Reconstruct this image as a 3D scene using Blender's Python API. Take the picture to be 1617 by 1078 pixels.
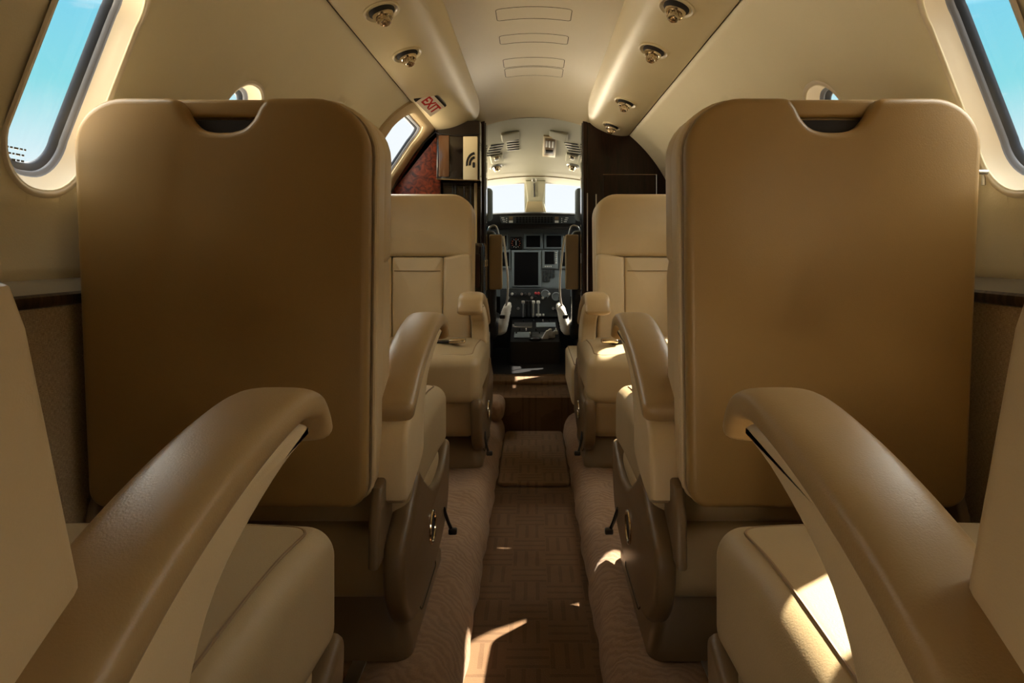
import bpy, bmesh, math, random
from mathutils import Vector, Matrix, geometry
random.seed(4)
for o in list(bpy.data.objects): bpy.data.objects.remove(o)
S = bpy.context.scene; C = S.collection
PI = math.pi
# ------------------------------------------------------------------ camera
ZC = 0.80                                   # eye height above the aisle floor
F = 1078.0; CX, CY = 843.0, 395.0           # 24 mm lens, level camera, shifted frame
cd = bpy.data.cameras.new('camera'); cam = bpy.data.objects.new('camera', cd); C.objects.link(cam)
cam.location = (0, 0, ZC); cam.rotation_euler = (PI/2, 0, 0)
cd.sensor_width = 36; cd.lens = 36*F/1617; cd.clip_start = 0.02
cd.shift_x = (808.5-CX)/1617; cd.shift_y = -(539-CY)/1617
S.camera = cam
# ------------------------------------------------------------------ colour management
S.view_settings.view_transform = 'Standard'; S.view_settings.look = 'None'
S.view_settings.gamma = 1; S.view_settings.use_curve_mapping = False
S.view_settings.exposure = 1.45
# ------------------------------------------------------------------ world
W = bpy.data.worlds.new('sky'); S.world = W; W.use_nodes = True
nt = W.node_tree; nt.nodes.clear()
def nd(t, typ, **k):
    n = t.nodes.new(typ)
    for a, b in k.items(): setattr(n, a, b)
    return n
tc = nd(nt, 'ShaderNodeTexCoord'); sp = nd(nt, 'ShaderNodeSeparateXYZ'); nt.links.new(tc.outputs['Generated'], sp.inputs[0])
rp = nd(nt, 'ShaderNodeValToRGB'); mr = nd(nt, 'ShaderNodeMapRange')
mr.inputs['From Min'].default_value = -1; mr.inputs['From Max'].default_value = 1
nt.links.new(sp.outputs['Z'], mr.inputs['Value']); nt.links.new(mr.outputs[0], rp.inputs[0])
SKY = [(0.0, (6.0, 4.9, 3.4)), (0.46, (6.0, 4.95, 3.55)), (0.495, (.36, .34, .32)), (0.52, (.37, .385, .40)),
       (0.55, (.30, .35, .37)), (0.60, (.10, .28, .31)), (0.648, (.09, .26, .33)), (0.69, (7.0, 6.9, 6.2)), (1.0, (7.0, 6.9, 6.4))]  # bright upper band lies above the windows' view, added to light the cabin
SUNLIT_SCALE = 10.0                           # the ramp holds values / SUNLIT_SCALE
while len(rp.color_ramp.elements) < len(SKY): rp.color_ramp.elements.new(0.5)
for e, (p, c) in zip(rp.color_ramp.elements, SKY):
    e.position = p; e.color = tuple(v/SUNLIT_SCALE for v in c)+(1,)
cl = nd(nt, 'ShaderNodeTexNoise'); cl.inputs['Scale'].default_value = 5; cl.inputs['Detail'].default_value = 5
cr = nd(nt, 'ShaderNodeMapRange'); cr.inputs['From Min'].default_value = .62; cr.inputs['From Max'].default_value = .78
mp = nd(nt, 'ShaderNodeMapping'); mp.inputs['Scale'].default_value = (1, 1, 6)
nt.links.new(tc.outputs['Generated'], mp.inputs[0]); nt.links.new(mp.outputs[0], cl.inputs['Vector']); nt.links.new(cl.outputs['Fac'], cr.inputs['Value'])
mx = nd(nt, 'ShaderNodeMixRGB'); mx.inputs[2].default_value = (.034, .036, .037, 1)
# pale haze over the runway ahead
hz_ = nd(nt, 'ShaderNodeMapRange'); hz_.inputs['From Min'].default_value = .86; hz_.inputs['From Max'].default_value = .95; nt.links.new(sp.outputs['Y'], hz_.inputs['Value'])
hx = nd(nt, 'ShaderNodeMapRange'); hx.inputs['From Min'].default_value = .0; hx.inputs['From Max'].default_value = .03; nt.links.new(sp.outputs['Z'], hx.inputs['Value'])
hk = nd(nt, 'ShaderNodeMath', operation='MULTIPLY'); nt.links.new(hz_.outputs[0], hk.inputs[0]); nt.links.new(hx.outputs[0], hk.inputs[1])
mh = nd(nt, 'ShaderNodeMixRGB'); mh.inputs[2].default_value = (.036, .0375, .039, 1); nt.links.new(hk.outputs[0], mh.inputs[0]); nt.links.new(rp.outputs[0], mh.inputs[1])
nt.links.new(cr.outputs[0], mx.inputs[0]); nt.links.new(mh.outputs[0], mx.inputs[1])
# ground glow raised on the left, cut on the right, added to balance cabin light
mg = nd(nt, 'ShaderNodeMapRange'); mg.inputs['From Min'].default_value = -.15; mg.inputs['From Max'].default_value = .25; mg.inputs['To Min'].default_value = 1.25; mg.inputs['To Max'].default_value = .32
nt.links.new(sp.outputs['X'], mg.inputs['Value'])
lowm = nd(nt, 'ShaderNodeMapRange'); lowm.inputs['From Min'].default_value = -.03; lowm.inputs['From Max'].default_value = .03
nt.links.new(sp.outputs['Z'], lowm.inputs['Value'])
hi = nd(nt, 'ShaderNodeMapRange'); hi.inputs['From Min'].default_value = .30; hi.inputs['From Max'].default_value = .38
nt.links.new(sp.outputs['Z'], hi.inputs['Value'])
hg = nd(nt, 'ShaderNodeMapRange'); hg.inputs['From Min'].default_value = -.15; hg.inputs['From Max'].default_value = .25; hg.inputs['To Min'].default_value = .45; hg.inputs['To Max'].default_value = .6  # upper sky also weighted by side to shape the cabin light
nt.links.new(sp.outputs['X'], hg.inputs['Value'])
hm = nd(nt, 'ShaderNodeMixRGB'); hm.inputs[1].default_value = (1, 1, 1, 1); nt.links.new(hi.outputs[0], hm.inputs[0]); nt.links.new(hg.outputs[0], hm.inputs[2])
gm = nd(nt, 'ShaderNodeMixRGB'); nt.links.new(hm.outputs[0], gm.inputs[2]); nt.links.new(lowm.outputs[0], gm.inputs[0]); nt.links.new(mg.outputs[0], gm.inputs[1])
mm = nd(nt, 'ShaderNodeMixRGB', blend_type='MULTIPLY'); mm.inputs[0].default_value = 1; nt.links.new(mx.outputs[0], mm.inputs[1]); nt.links.new(gm.outputs[0], mm.inputs[2])
mx = mm
bg = nd(nt, 'ShaderNodeBackground'); bg.inputs[1].default_value = SUNLIT_SCALE
wo = nd(nt, 'ShaderNodeOutputWorld'); nt.links.new(mx.outputs[0], bg.inputs[0]); nt.links.new(bg.outputs[0], wo.inputs[0])
# ------------------------------------------------------------------ sun
SUN_FROM = Vector((0.481, 0.465, 0.743))       # direction towards the sun
sd = bpy.data.lights.new('sun', 'SUN'); sd.energy = 11; sd.angle = math.radians(0.6); sd.color = (1, .88, .72)
so = bpy.data.objects.new('sun', sd); C.objects.link(so); so.rotation_euler = SUN_FROM.to_track_quat('Z', 'Y').to_euler(); so.location = (3, 0, 5)
# window portals only help the sampling of the sky (they add no light)
def area(name, loc, rot, sx, sy, energy, color):
    l = bpy.data.lights.new(name, 'AREA'); l.shape = 'RECTANGLE'; l.size = sx; l.size_y = sy; l.energy = energy; l.color = color
    o = bpy.data.objects.new(name, l); C.objects.link(o); o.location = loc; o.rotation_euler = rot; return o
# the cabin lamps are off in the photograph: all light is daylight through the windows


# ------------------------------------------------------------------ pixel helper used for laying out distances
def at(px, py, Y): return Vector(((px-CX)/F*Y, Y, ZC-(py-CY)/F*Y))
# ------------------------------------------------------------------ materials
def new_mat(name):
    m = bpy.data.materials.new(name); m.use_nodes = True
    return m, m.node_tree, m.node_tree.nodes['Principled BSDF']
def mat(name, col, rough=.5, metal=0, bump=0, bscale=200, var=.08, vscale=6, coat=0, spec=.5, aniso=(1, 1, 1), emit=None, detail=4):
    m, t, b = new_mat(name)
    b.inputs['Roughness'].default_value = rough; b.inputs['Metallic'].default_value = metal
    b.inputs['Coat Weight'].default_value = coat; b.inputs['Coat Roughness'].default_value = .06
    b.inputs['Specular IOR Level'].default_value = spec
    co = nd(t, 'ShaderNodeTexCoord'); n1 = nd(t, 'ShaderNodeTexNoise'); n1.inputs['Scale'].default_value = vscale; n1.inputs['Detail'].default_value = detail
    t.links.new(co.outputs['Object'], n1.inputs['Vector'])
    r = nd(t, 'ShaderNodeValToRGB'); r.color_ramp.elements[0].position = .3; r.color_ramp.elements[1].position = .7
    r.color_ramp.elements[0].color = tuple(max(0, c*(1-var)) for c in col)+(1,); r.color_ramp.elements[1].color = tuple(min(1, c*(1+var)) for c in col)+(1,)
    t.links.new(n1.outputs['Fac'], r.inputs[0]); t.links.new(r.outputs[0], b.inputs['Base Color'])
    if bump:
        mpn = nd(t, 'ShaderNodeMapping'); mpn.inputs['Scale'].default_value = aniso
        t.links.new(co.outputs['Object'], mpn.inputs[0])
        n2 = nd(t, 'ShaderNodeTexNoise'); n2.inputs['Scale'].default_value = bscale; n2.inputs['Detail'].default_value = 3
        t.links.new(mpn.outputs[0], n2.inputs['Vector'])
        bp = nd(t, 'ShaderNodeBump'); bp.inputs['Strength'].default_value = bump; bp.inputs['Distance'].default_value = .002
        t.links.new(n2.outputs['Fac'], bp.inputs['Height']); t.links.new(bp.outputs[0], b.inputs['Normal'])
    if emit:
        b.inputs['Emission Color'].default_value = tuple(emit[:3])+(1,); b.inputs['Emission Strength'].default_value = emit[3]
    return m
M = {}
M['leather'] = mat('tan leather', (.40, .27, .125), .36, bump=.12, bscale=600, var=.05, vscale=7)
M['cushion'] = mat('tan leather cushion shade', (.42, .31, .165), .42, bump=.12, bscale=600, var=.05)  # same tan leather, darkened to carry the shade on the cushions
M['leather_shaded'] = mat('tan leather shaded', (.31, .188, .064), .40, bump=.12, bscale=600, var=.05, vscale=5)  # same tan leather, darkened for the shade on the seat-back rears
M['leather_lit'] = mat('tan leather lit', (.64, .49, .285), .42, bump=.12, bscale=600, var=.05)  # same tan leather, lightened for the light on the backrest fronts
M['recess_shade'] = mat('dark recess shade', (.012, .008, .006), .8)  # near-black stands in for the shade inside recesses
M['seam'] = mat('seam stitching', (.26, .17, .085), .6)
M['shell'] = mat('moulded tan shell', (.175, .115, .058), .38, bump=.1, bscale=400)
M['wall'] = mat('cream ultra leather', (.74, .66, .46), .55, bump=.12, bscale=350, var=.03, vscale=3)
M['bin'] = mat('cream moulded console', (.62, .52, .32), .33, bump=.05, bscale=300, var=.03, vscale=3)
M['white'] = mat('off white window reveal', (.70, .61, .47), .35, var=.03)
M['ledge'] = mat('olive grey ledge', (.22, .18, .115), .4)
M['frame'] = mat('shaded wall surround', (.45, .34, .19), .45, bump=.12, bscale=350, var=.03, vscale=3)  # wall cream darkened to carry the shade on the exit window surround
M['cockcream'] = mat('cockpit cream headliner', (.46, .45, .34), .55, bump=.1, bscale=300, var=.03)
M['gasket'] = mat('dark window seal', (.035, .045, .065), .35)
M['gasket2'] = mat('grey window seal', (.16, .17, .2), .4)
M['black'] = mat('black trim', (.008, .008, .009), .35)
M['gloss'] = mat('gloss black cabinet', (.010, .006, .005), .12, coat=.6)
M['grey'] = mat('instrument panel grey', (.20, .235, .25), .5, bump=.1, bscale=400)
M['dgrey'] = mat('dark grey plastic', (.035, .042, .046), .5)
M['screen'] = mat('dark display glass', (.004, .004, .005), .45, spec=.15)
M['chrome'] = mat('chrome', (.62, .53, .40), .14, metal=1)
M['steel'] = mat('brushed steel', (.55, .55, .55), .3, metal=1)
M['signwhite'] = mat('sign white', (.8, .74, .66), .4)
M['signred'] = mat('sign red', (.55, .02, .02), .4)
M['knob'] = mat('white knob', (.7, .7, .66), .4)
M['red'] = mat('red knob', (.5, .04, .05), .4)
M['orange'] = mat('orange instrument mark', (.8, .16, .06), .4)
M['sheep'] = mat('pale sheepskin', (.72, .68, .60), .9, bump=1, bscale=120)
M['brownglass'] = mat('glossy brown door', (.10, .045, .02), .10, coat=.5)
M['bluegrey'] = mat('blue grey headrest', (.25, .33, .38), .6)
M['groove'] = mat('shadow gap', (.05, .035, .018), .8)
def wood(name, c1, c2, scale=3, burl=True):
    m, t, b = new_mat(name); co = nd(t, 'ShaderNodeTexCoord'); mpn = nd(t, 'ShaderNodeMapping'); mpn.inputs['Scale'].default_value = (1, 1, 1) if burl else (6, 6, .7)
    n = nd(t, 'ShaderNodeTexNoise'); n.inputs['Scale'].default_value = scale; n.inputs['Detail'].default_value = 8; n.inputs['Distortion'].default_value = 2.5
    r = nd(t, 'ShaderNodeValToRGB'); r.color_ramp.elements[0].position = .35; r.color_ramp.elements[1].position = .68
    r.color_ramp.elements[0].color = c1+(1,); r.color_ramp.elements[1].color = c2+(1,)
    t.links.new(co.outputs['Object'], mpn.inputs[0]); t.links.new(mpn.outputs[0], n.inputs['Vector']); t.links.new(n.outputs['Fac'], r.inputs[0]); t.links.new(r.outputs[0], b.inputs['Base Color'])
    b.inputs['Roughness'].default_value = .28; b.inputs['Coat Weight'].default_value = .10; b.inputs['Coat Roughness'].default_value = .05; b.inputs['Specular IOR Level'].default_value = .3
    return m
M['burl'] = wood('red burl veneer', (.03, .004, .002), (.22, .035, .008), 22)
M['dwood'] = wood('dark walnut veneer', (.008, .003, .0015), (.026, .008, .004), 6, False)
M['ledgewood'] = wood('dark ledge veneer', (.02, .010, .005), (.07, .04, .02), 8, False)
def fabric():
    m, t, b = new_mat('woven sidewall fabric'); co = nd(t, 'ShaderNodeTexCoord')
    hs = []
    for sc in ((500, 1300, 160), (500, 160, 1500)):
        mpn = nd(t, 'ShaderNodeMapping'); mpn.inputs['Scale'].default_value = sc; t.links.new(co.outputs['Object'], mpn.inputs[0])
        n = nd(t, 'ShaderNodeTexNoise'); n.inputs['Scale'].default_value = 1; n.inputs['Detail'].default_value = 3
        t.links.new(mpn.outputs[0], n.inputs['Vector']); hs.append(n)
    ad = nd(t, 'ShaderNodeMath', operation='ADD'); t.links.new(hs[0].outputs['Fac'], ad.inputs[0]); t.links.new(hs[1].outputs['Fac'], ad.inputs[1])
    r = nd(t, 'ShaderNodeValToRGB'); r.color_ramp.elements[0].position = .36; r.color_ramp.elements[1].position = .64
    r.color_ramp.elements[0].color = (.24, .16, .08, 1); r.color_ramp.elements[1].color = (.62, .47, .28, 1)
    hf = nd(t, 'ShaderNodeMath', operation='MULTIPLY'); hf.inputs[1].default_value = .5; t.links.new(ad.outputs[0], hf.inputs[0])
    t.links.new(hf.outputs[0], r.inputs[0]); t.links.new(r.outputs[0], b.inputs['Base Color']); b.inputs['Roughness'].default_value = .85
    bp = nd(t, 'ShaderNodeBump'); bp.inputs['Strength'].default_value = .5; bp.inputs['Distance'].default_value = .001; t.links.new(hf.outputs[0], bp.inputs['Height']); t.links.new(bp.outputs[0], b.inputs['Normal'])
    return m
M['fabric'] = fabric()
def carpet(name, c_hi, c_lo, kind='weave'):
    m, t, b = new_mat(name); co = nd(t, 'ShaderNodeTexCoord'); sx = nd(t, 'ShaderNodeSeparateXYZ'); t.links.new(co.outputs['Object'], sx.inputs[0])
    def mth(op, a, v=None, c=None):
        n = nd(t, 'ShaderNodeMath', operation=op)
        for i, q in enumerate((a, v, c)):
            if q is None: continue
            if isinstance(q, (int, float)): n.inputs[i].default_value = q
            else: t.links.new(q, n.inputs[i])
        return n.outputs[0]
    nz = nd(t, 'ShaderNodeTexNoise'); nz.inputs['Scale'].default_value = 500; nz.inputs['Detail'].default_value = 2; t.links.new(co.outputs['Object'], nz.inputs['Vector'])
    nl = nd(t, 'ShaderNodeTexNoise'); nl.inputs['Scale'].default_value = 14; nl.inputs['Detail'].default_value = 4; t.links.new(co.outputs['Object'], nl.inputs['Vector'])
    if kind == 'weave':
        cell = .085
        xs = mth('DIVIDE', mth('ADD', sx.outputs['X'], 10.0), cell); ys = mth('DIVIDE', mth('ADD', sx.outputs['Y'], 10.0), cell)
        chk = mth('MODULO', mth('ADD', mth('FLOOR', xs), mth('FLOOR', ys)), 2.0)
        lx = mth('SINE', mth('MULTIPLY', xs, 2*PI*3)); ly = mth('SINE', mth('MULTIPLY', ys, 2*PI*3))
        pat = mth('ADD', mth('MULTIPLY', lx, chk), mth('MULTIPLY', ly, mth('SUBTRACT', 1.0, chk)))
        pat = mth('MULTIPLY', mth('GREATER_THAN', mth('ADD', pat, mth('MULTIPLY', nl.outputs['Fac'], .8)), .95), .22)
    else:
        ws = mth('ADD', mth('MULTIPLY', sx.outputs['Y'], 2*PI/.024), mth('MULTIPLY', nl.outputs['Fac'], 34.0))
        ws = mth('ADD', ws, mth('MULTIPLY', sx.outputs['X'], 160.0))
        pat = mth('MULTIPLY', mth('MULTIPLY_ADD', mth('SINE', ws), .5, .5), .20)
    h = mth('ADD', mth('ADD', mth('MULTIPLY', nz.outputs['Fac'], .35), pat), mth('MULTIPLY', nl.outputs['Fac'], .35))
    r = nd(t, 'ShaderNodeValToRGB'); r.color_ramp.elements[0].position = .30; r.color_ramp.elements[1].position = .78
    r.color_ramp.elements[0].color = c_hi+(1,); r.color_ramp.elements[1].color = c_lo+(1,)
    t.links.new(h, r.inputs[0]); t.links.new(r.outputs[0], b.inputs['Base Color']); b.inputs['Roughness'].default_value = .95; b.inputs['Specular IOR Level'].default_value = .1
    b.inputs['Sheen Weight'].default_value = .15
    bp = nd(t, 'ShaderNodeBump'); bp.inputs['Strength'].default_value = .8; bp.inputs['Distance'].default_value = .003; bp.invert = True
    t.links.new(h, bp.inputs['Height']); t.links.new(bp.outputs[0], b.inputs['Normal'])
    return m
M['carpet'] = carpet('aisle carpet', (.155, .085, .04), (.08, .042, .017))
M['mat'] = carpet('aisle mat', (.24, .15, .085), (.12, .075, .04))
M['roll'] = carpet('ribbed sill carpet', (.36, .23, .14), (.20, .12, .07), 'rib')
def glass(name, tint, refl=.12):
    m = bpy.data.materials.new(name); m.use_nodes = True; t = m.node_tree; t.nodes.clear()
    tr = nd(t, 'ShaderNodeBsdfTransparent'); tr.inputs[0].default_value = tint+(1,); g = nd(t, 'ShaderNodeBsdfGlossy'); g.inputs['Roughness'].default_value = .02
    lw = nd(t, 'ShaderNodeFresnel'); lw.inputs['IOR'].default_value = 1.25; ms = nd(t, 'ShaderNodeMixShader'); out = nd(t, 'ShaderNodeOutputMaterial')
    ms.inputs[0].default_value = .03; t.links.new(tr.outputs[0], ms.inputs[1]); t.links.new(g.outputs[0], ms.inputs[2]); t.links.new(ms.outputs[0], out.inputs[0])
    return m
M['glass'] = glass('window acrylic', (.95, .97, .97))
# ------------------------------------------------------------------ mesh helpers
def link(name, bm, m, parent=None, off=(0, 0, 0), smooth=True, sharp=40):
    bmesh.ops.remove_doubles(bm, verts=bm.verts, dist=1e-6)
    bmesh.ops.recalc_face_normals(bm, faces=bm.faces)
    if any(off): bmesh.ops.translate(bm, verts=bm.verts, vec=off)
    me = bpy.data.meshes.new(name); bm.to_mesh(me); bm.free(); me.materials.append(m)
    o = bpy.data.objects.new(name, me); C.objects.link(o)
    if parent is not None: o.parent = parent
    if smooth:
        me.shade_smooth()
        me.set_sharp_from_angle(angle=math.radians(sharp))
    return o
def tag(o, label=None, cat=None, group=None, kind=None):
    if label: o['label'] = label
    if cat: o['category'] = cat
    if group: o['group'] = group
    if kind: o['kind'] = kind
    return o
def empty(name, loc, rz=0, rot=None):
    o = bpy.data.objects.new(name, None); C.objects.link(o); o.location = loc; o.empty_display_size = .05
    o.rotation_euler = rot if rot is not None else (0, 0, rz); return o
def BM(): return bmesh.new()
def box(bm, x0, x1, y0, y1, z0, z1):
    vs = [bm.verts.new((x, y, z)) for x in (x0, x1) for y in (y0, y1) for z in (z0, z1)]
    for f in ((0, 1, 3, 2), (4, 6, 7, 5), (0, 4, 5, 1), (2, 3, 7, 6), (0, 2, 6, 4), (1, 5, 7, 3)): bm.faces.new([vs[i] for i in f])
    return vs
def rbox(bm, c, s, r, n=4, m=5, fn=None):
    """rounded box, centre c, full size s, corner radius r; fn deforms local coordinates in -1..1 plus position"""
    h = [v/2 for v in s]; r = min(r, min(h)*.999)
    def ax(hh):
        q = [-hh+r*(1-math.cos(PI/2*i/n)) if False else -hh+r*i/n for i in range(n+1)]
        mid = [-(hh-r)+(2*(hh-r))*i/m for i in range(1, m)]
        return q+mid+[-v for v in reversed(q)]
    A = [ax(v) for v in h]; cache = {}
    def V(p):
        k = tuple(round(v, 6) for v in p)
        if k in cache: return cache[k]
        inner = Vector([max(-(h[i]-r), min(h[i]-r, p[i])) for i in range(3)]); d = Vector(p)-inner
        q = inner+d.normalized()*r if d.length > 1e-9 else Vector(p)
        if fn: q = fn(q, Vector([q[i]/h[i] for i in range(3)]))
        cache[k] = bm.verts.new(q+Vector(c)); return cache[k]
    for a in range(3):
        b_, c_ = (a+1) % 3, (a+2) % 3
        for sgn in (-1, 1):
            for i in range(len(A[b_])-1):
                for j in range(len(A[c_])-1):
                    q = []
                    for (ii, jj) in ((i, j), (i+1, j), (i+1, j+1), (i, j+1)):
                        p = [0, 0, 0]; p[a] = sgn*h[a]; p[b_] = A[b_][ii]; p[c_] = A[c_][jj]; q.append(V(p))
                    if len(set(q)) == 4:
                        try: bm.faces.new(q)
                        except ValueError: pass
def cat(pts, n=8, closed=False):
    P = [Vector(p) for p in pts]; out = []; N = len(P)
    rng = range(N) if closed else range(N-1)
    for i in rng:
        if closed: p0, p1, p2, p3 = P[(i-1) % N], P[i], P[(i+1) % N], P[(i+2) % N]
        else: p0, p1, p2, p3 = P[max(i-1, 0)], P[i], P[i+1], P[min(i+2, N-1)]
        for k in range(n):
            t = k/n
            out.append(.5*((2*p1)+(p2-p0)*t+(2*p0-5*p1+4*p2-p3)*t*t+(3*p1-p0-3*p2+p3)*t**3))
    if not closed: out.append(P[-1])
    return out
def tube(bm, pts, r, n=8, closed=False):
    pts = [Vector(p) for p in pts]; rings = []; N = len(pts); up = None
    for i, p in enumerate(pts):
        t = (pts[(i+1) % N]-pts[i-1]) if closed else (pts[min(i+1, N-1)]-pts[max(i-1, 0)])
        t.normalize()
        if up is None: up = Vector((0, 0, 1)) if abs(t.z) < .9 else Vector((1, 0, 0))
        a = t.cross(up)
        if a.length < 1e-6: a = t.orthogonal()
        a.normalize(); up = a.cross(t).normalized()
        rr = r[i] if isinstance(r, (list, tuple)) else r
        rings.append([bm.verts.new(p+a*math.cos(2*PI*k/n)*rr+up*math.sin(2*PI*k/n)*rr) for k in range(n)])
    loft(bm, rings, closed, not closed)
def loft(bm, rings, closed=False, caps=True):
    N = len(rings); n = len(rings[0])
    for i in range(N if closed else N-1):
        A, B = rings[i], rings[(i+1) % N]
        for k in range(n): bm.faces.new((A[k], A[(k+1) % n], B[(k+1) % n], B[k]))
    if caps and not closed:
        bm.faces.new(list(reversed(rings[0]))); bm.faces.new(rings[-1])
def sweep(bm, path, ws, ts, n=28, e=2.8, capn=5, xs=None):
    """sweep a superellipse along a path lying in the YZ plane (x may drift); ws/ts width and thickness along it"""
    P = [Vector(p) for p in path]; N = len(P); rings = []
    def ring(p, tan, w, t):
        nrm = Vector((0, -tan.z, tan.y)).normalized(); side = Vector((1, 0, 0)); R = []
        for k in range(n):
            a = 2*PI*k/n; c, s = math.cos(a), math.sin(a)
            R.append(bm.verts.new(p+side*(w/2)*math.copysign(abs(c)**(2/e), c)+nrm*(t/2)*math.copysign(abs(s)**(2/e), s)))
        return R
    tans = [(P[min(i+1, N-1)]-P[max(i-1, 0)]).normalized() for i in range(N)]
    for k in range(capn, 0, -1):
        q = k/capn*.97; sc = math.sqrt(1-q*q); rings.append(ring(P[0]-tans[0]*ts[0]*.45*q, tans[0], ws[0]*max(sc, .12)**.6, ts[0]*sc))
    for i in range(N): rings.append(ring(P[i], tans[i], ws[i], ts[i]))
    for k in range(1, capn+1):
        q = k/capn*.97; sc = math.sqrt(1-q*q); rings.append(ring(P[-1]+tans[-1]*ts[-1]*.45*q, tans[-1], ws[-1]*max(sc, .12)**.6, ts[-1]*sc))
    loft(bm, rings)
def rrect(cx, cz, w, h, rad, n=8):
    """rounded rectangle outline, rad = (top right, top left, bottom left, bottom right)"""
    out = []
    for i, (sx, sz, a0) in enumerate(((1, 1, 0), (-1, 1, PI/2), (-1, -1, PI), (1, -1, 3*PI/2))):
        r = rad[i]; ox = cx+sx*(w/2-r); oz = cz+sz*(h/2-r)
        for k in range(n+1):
            a = a0+PI/2*k/n; out.append((ox+r*math.cos(a), oz+r*math.sin(a)))
    return out
def slab(bm, out, d0, d1, bev, axis='y', nb=4, puff0=0, puff1=0, bev0=None):
    """extrude a 2-D outline from depth d0 to d1 with rounded edges; puff bulges the end faces"""
    P = [Vector((a, b)) for a, b in out]
    Q = [P[0]]
    for p in P[1:]:
        if (p-Q[-1]).length > 1e-5: Q.append(p)
    if (Q[0]-Q[-1]).length < 1e-5: Q.pop()
    P = Q; N = len(P)
    ar = sum(P[i].x*P[(i+1) % N].y-P[(i+1) % N].x*P[i].y for i in range(N))
    if ar < 0: P.reverse()
    nrm = []
    for i in range(N):
        a = (P[i]-P[i-1]).normalized(); b = (P[(i+1) % N]-P[i]).normalized()
        na = Vector((a.y, -a.x)); nb_ = Vector((b.y, -b.x)); m_ = (na+nb_); m_ = m_.normalized() if m_.length > 1e-6 else na
        nrm.append(m_/max(.5, m_.dot(na)))
    def to3(p, d): return (p.x, d, p.y) if axis == 'y' else ((d, p.x, p.y) if axis == 'x' else (p.x, p.y, d))
    rings = []
    sg = 1 if d1 > d0 else -1
    b0 = bev if bev0 is None else bev0
    cen = sum(P, Vector((0, 0)))/N
    def rg(ins, d, sc=1): return [bm.verts.new(to3(cen+((P[i]-nrm[i]*ins)-cen)*sc, d)) for i in range(N)]
    if puff0:
        for sc in (.15, .4, .65, .85, .95): rings.append(rg(b0, d0-sg*puff0*(1-sc**2), sc))
    for k in range(nb+1):
        a = PI/2*k/nb; rings.append(rg(b0*(1-math.sin(a)), d0+sg*b0*(1-math.cos(a))))
    for k in range(nb+1):
        a = PI/2*k/nb; rings.append(rg(bev*(1-math.cos(a)), d1-sg*bev*(1-math.sin(a))))
    if puff1:
        for sc in (.95, .85, .65, .4, .15): rings.append(rg(bev, d1+sg*puff1*(1-sc**2), sc))
    loft(bm, rings)
def lathe(bm, prof, c=(0, 0, 0), R=None, n=24):
    R = R or Matrix.Identity(3); c = Vector(c)
    rings = [[bm.verts.new(c+R @ Vector((r*math.cos(2*PI*k/n), r*math.sin(2*PI*k/n), z))) for k in range(n)] for r, z in prof]
    loft(bm, rings)
def text_mesh(s, size, m, name, parent, M4, depth=.0006):
    cu = bpy.data.curves.new(name, 'FONT'); cu.body = s; cu.size = size; cu.extrude = depth; cu.offset = size*.022; cu.align_x = 'CENTER'; cu.align_y = 'CENTER'
    tmp = bpy.data.objects.new('tmp', cu); C.objects.link(tmp)
    dg = bpy.context.evaluated_depsgraph_get(); me = bpy.data.meshes.new_from_object(tmp.evaluated_get(dg)); bpy.data.objects.remove(tmp)
    me.transform(M4); me.materials.clear(); me.materials.append(m); me.name = name
    o = bpy.data.objects.new(name, me); C.objects.link(o); o.parent = parent; return o
# ------------------------------------------------------------------ the hull
R0 = .735
Y0, Y1 = -.75, 3.40
TH_B = math.asin(.57/.735)                    # polar angle where wall meets console
def hull(th, Y, r=R0):
    h = math.sin(th)*r; x = math.cos(th)*r
    if Y > 2.75 and abs(x) < .42:              # headliner dips towards the cockpit arch
        k = (min(Y, 3.4)-2.75)/.65; w = 1-max(0, (abs(x)-.26)/.16); h -= .075*k*k*w
    return Vector((x, Y, ZC+h))
TH_L = math.asin(-.055/.735)
class Win: pass
def win_outline(yc, sc, w, hgt, r, grow=0, n=10):
    """closed outline in (Y, theta*R) coordinates"""
    return rrect(yc, sc, w+2*grow, hgt+2*grow, [r+grow]*4, n)
windows = []
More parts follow.
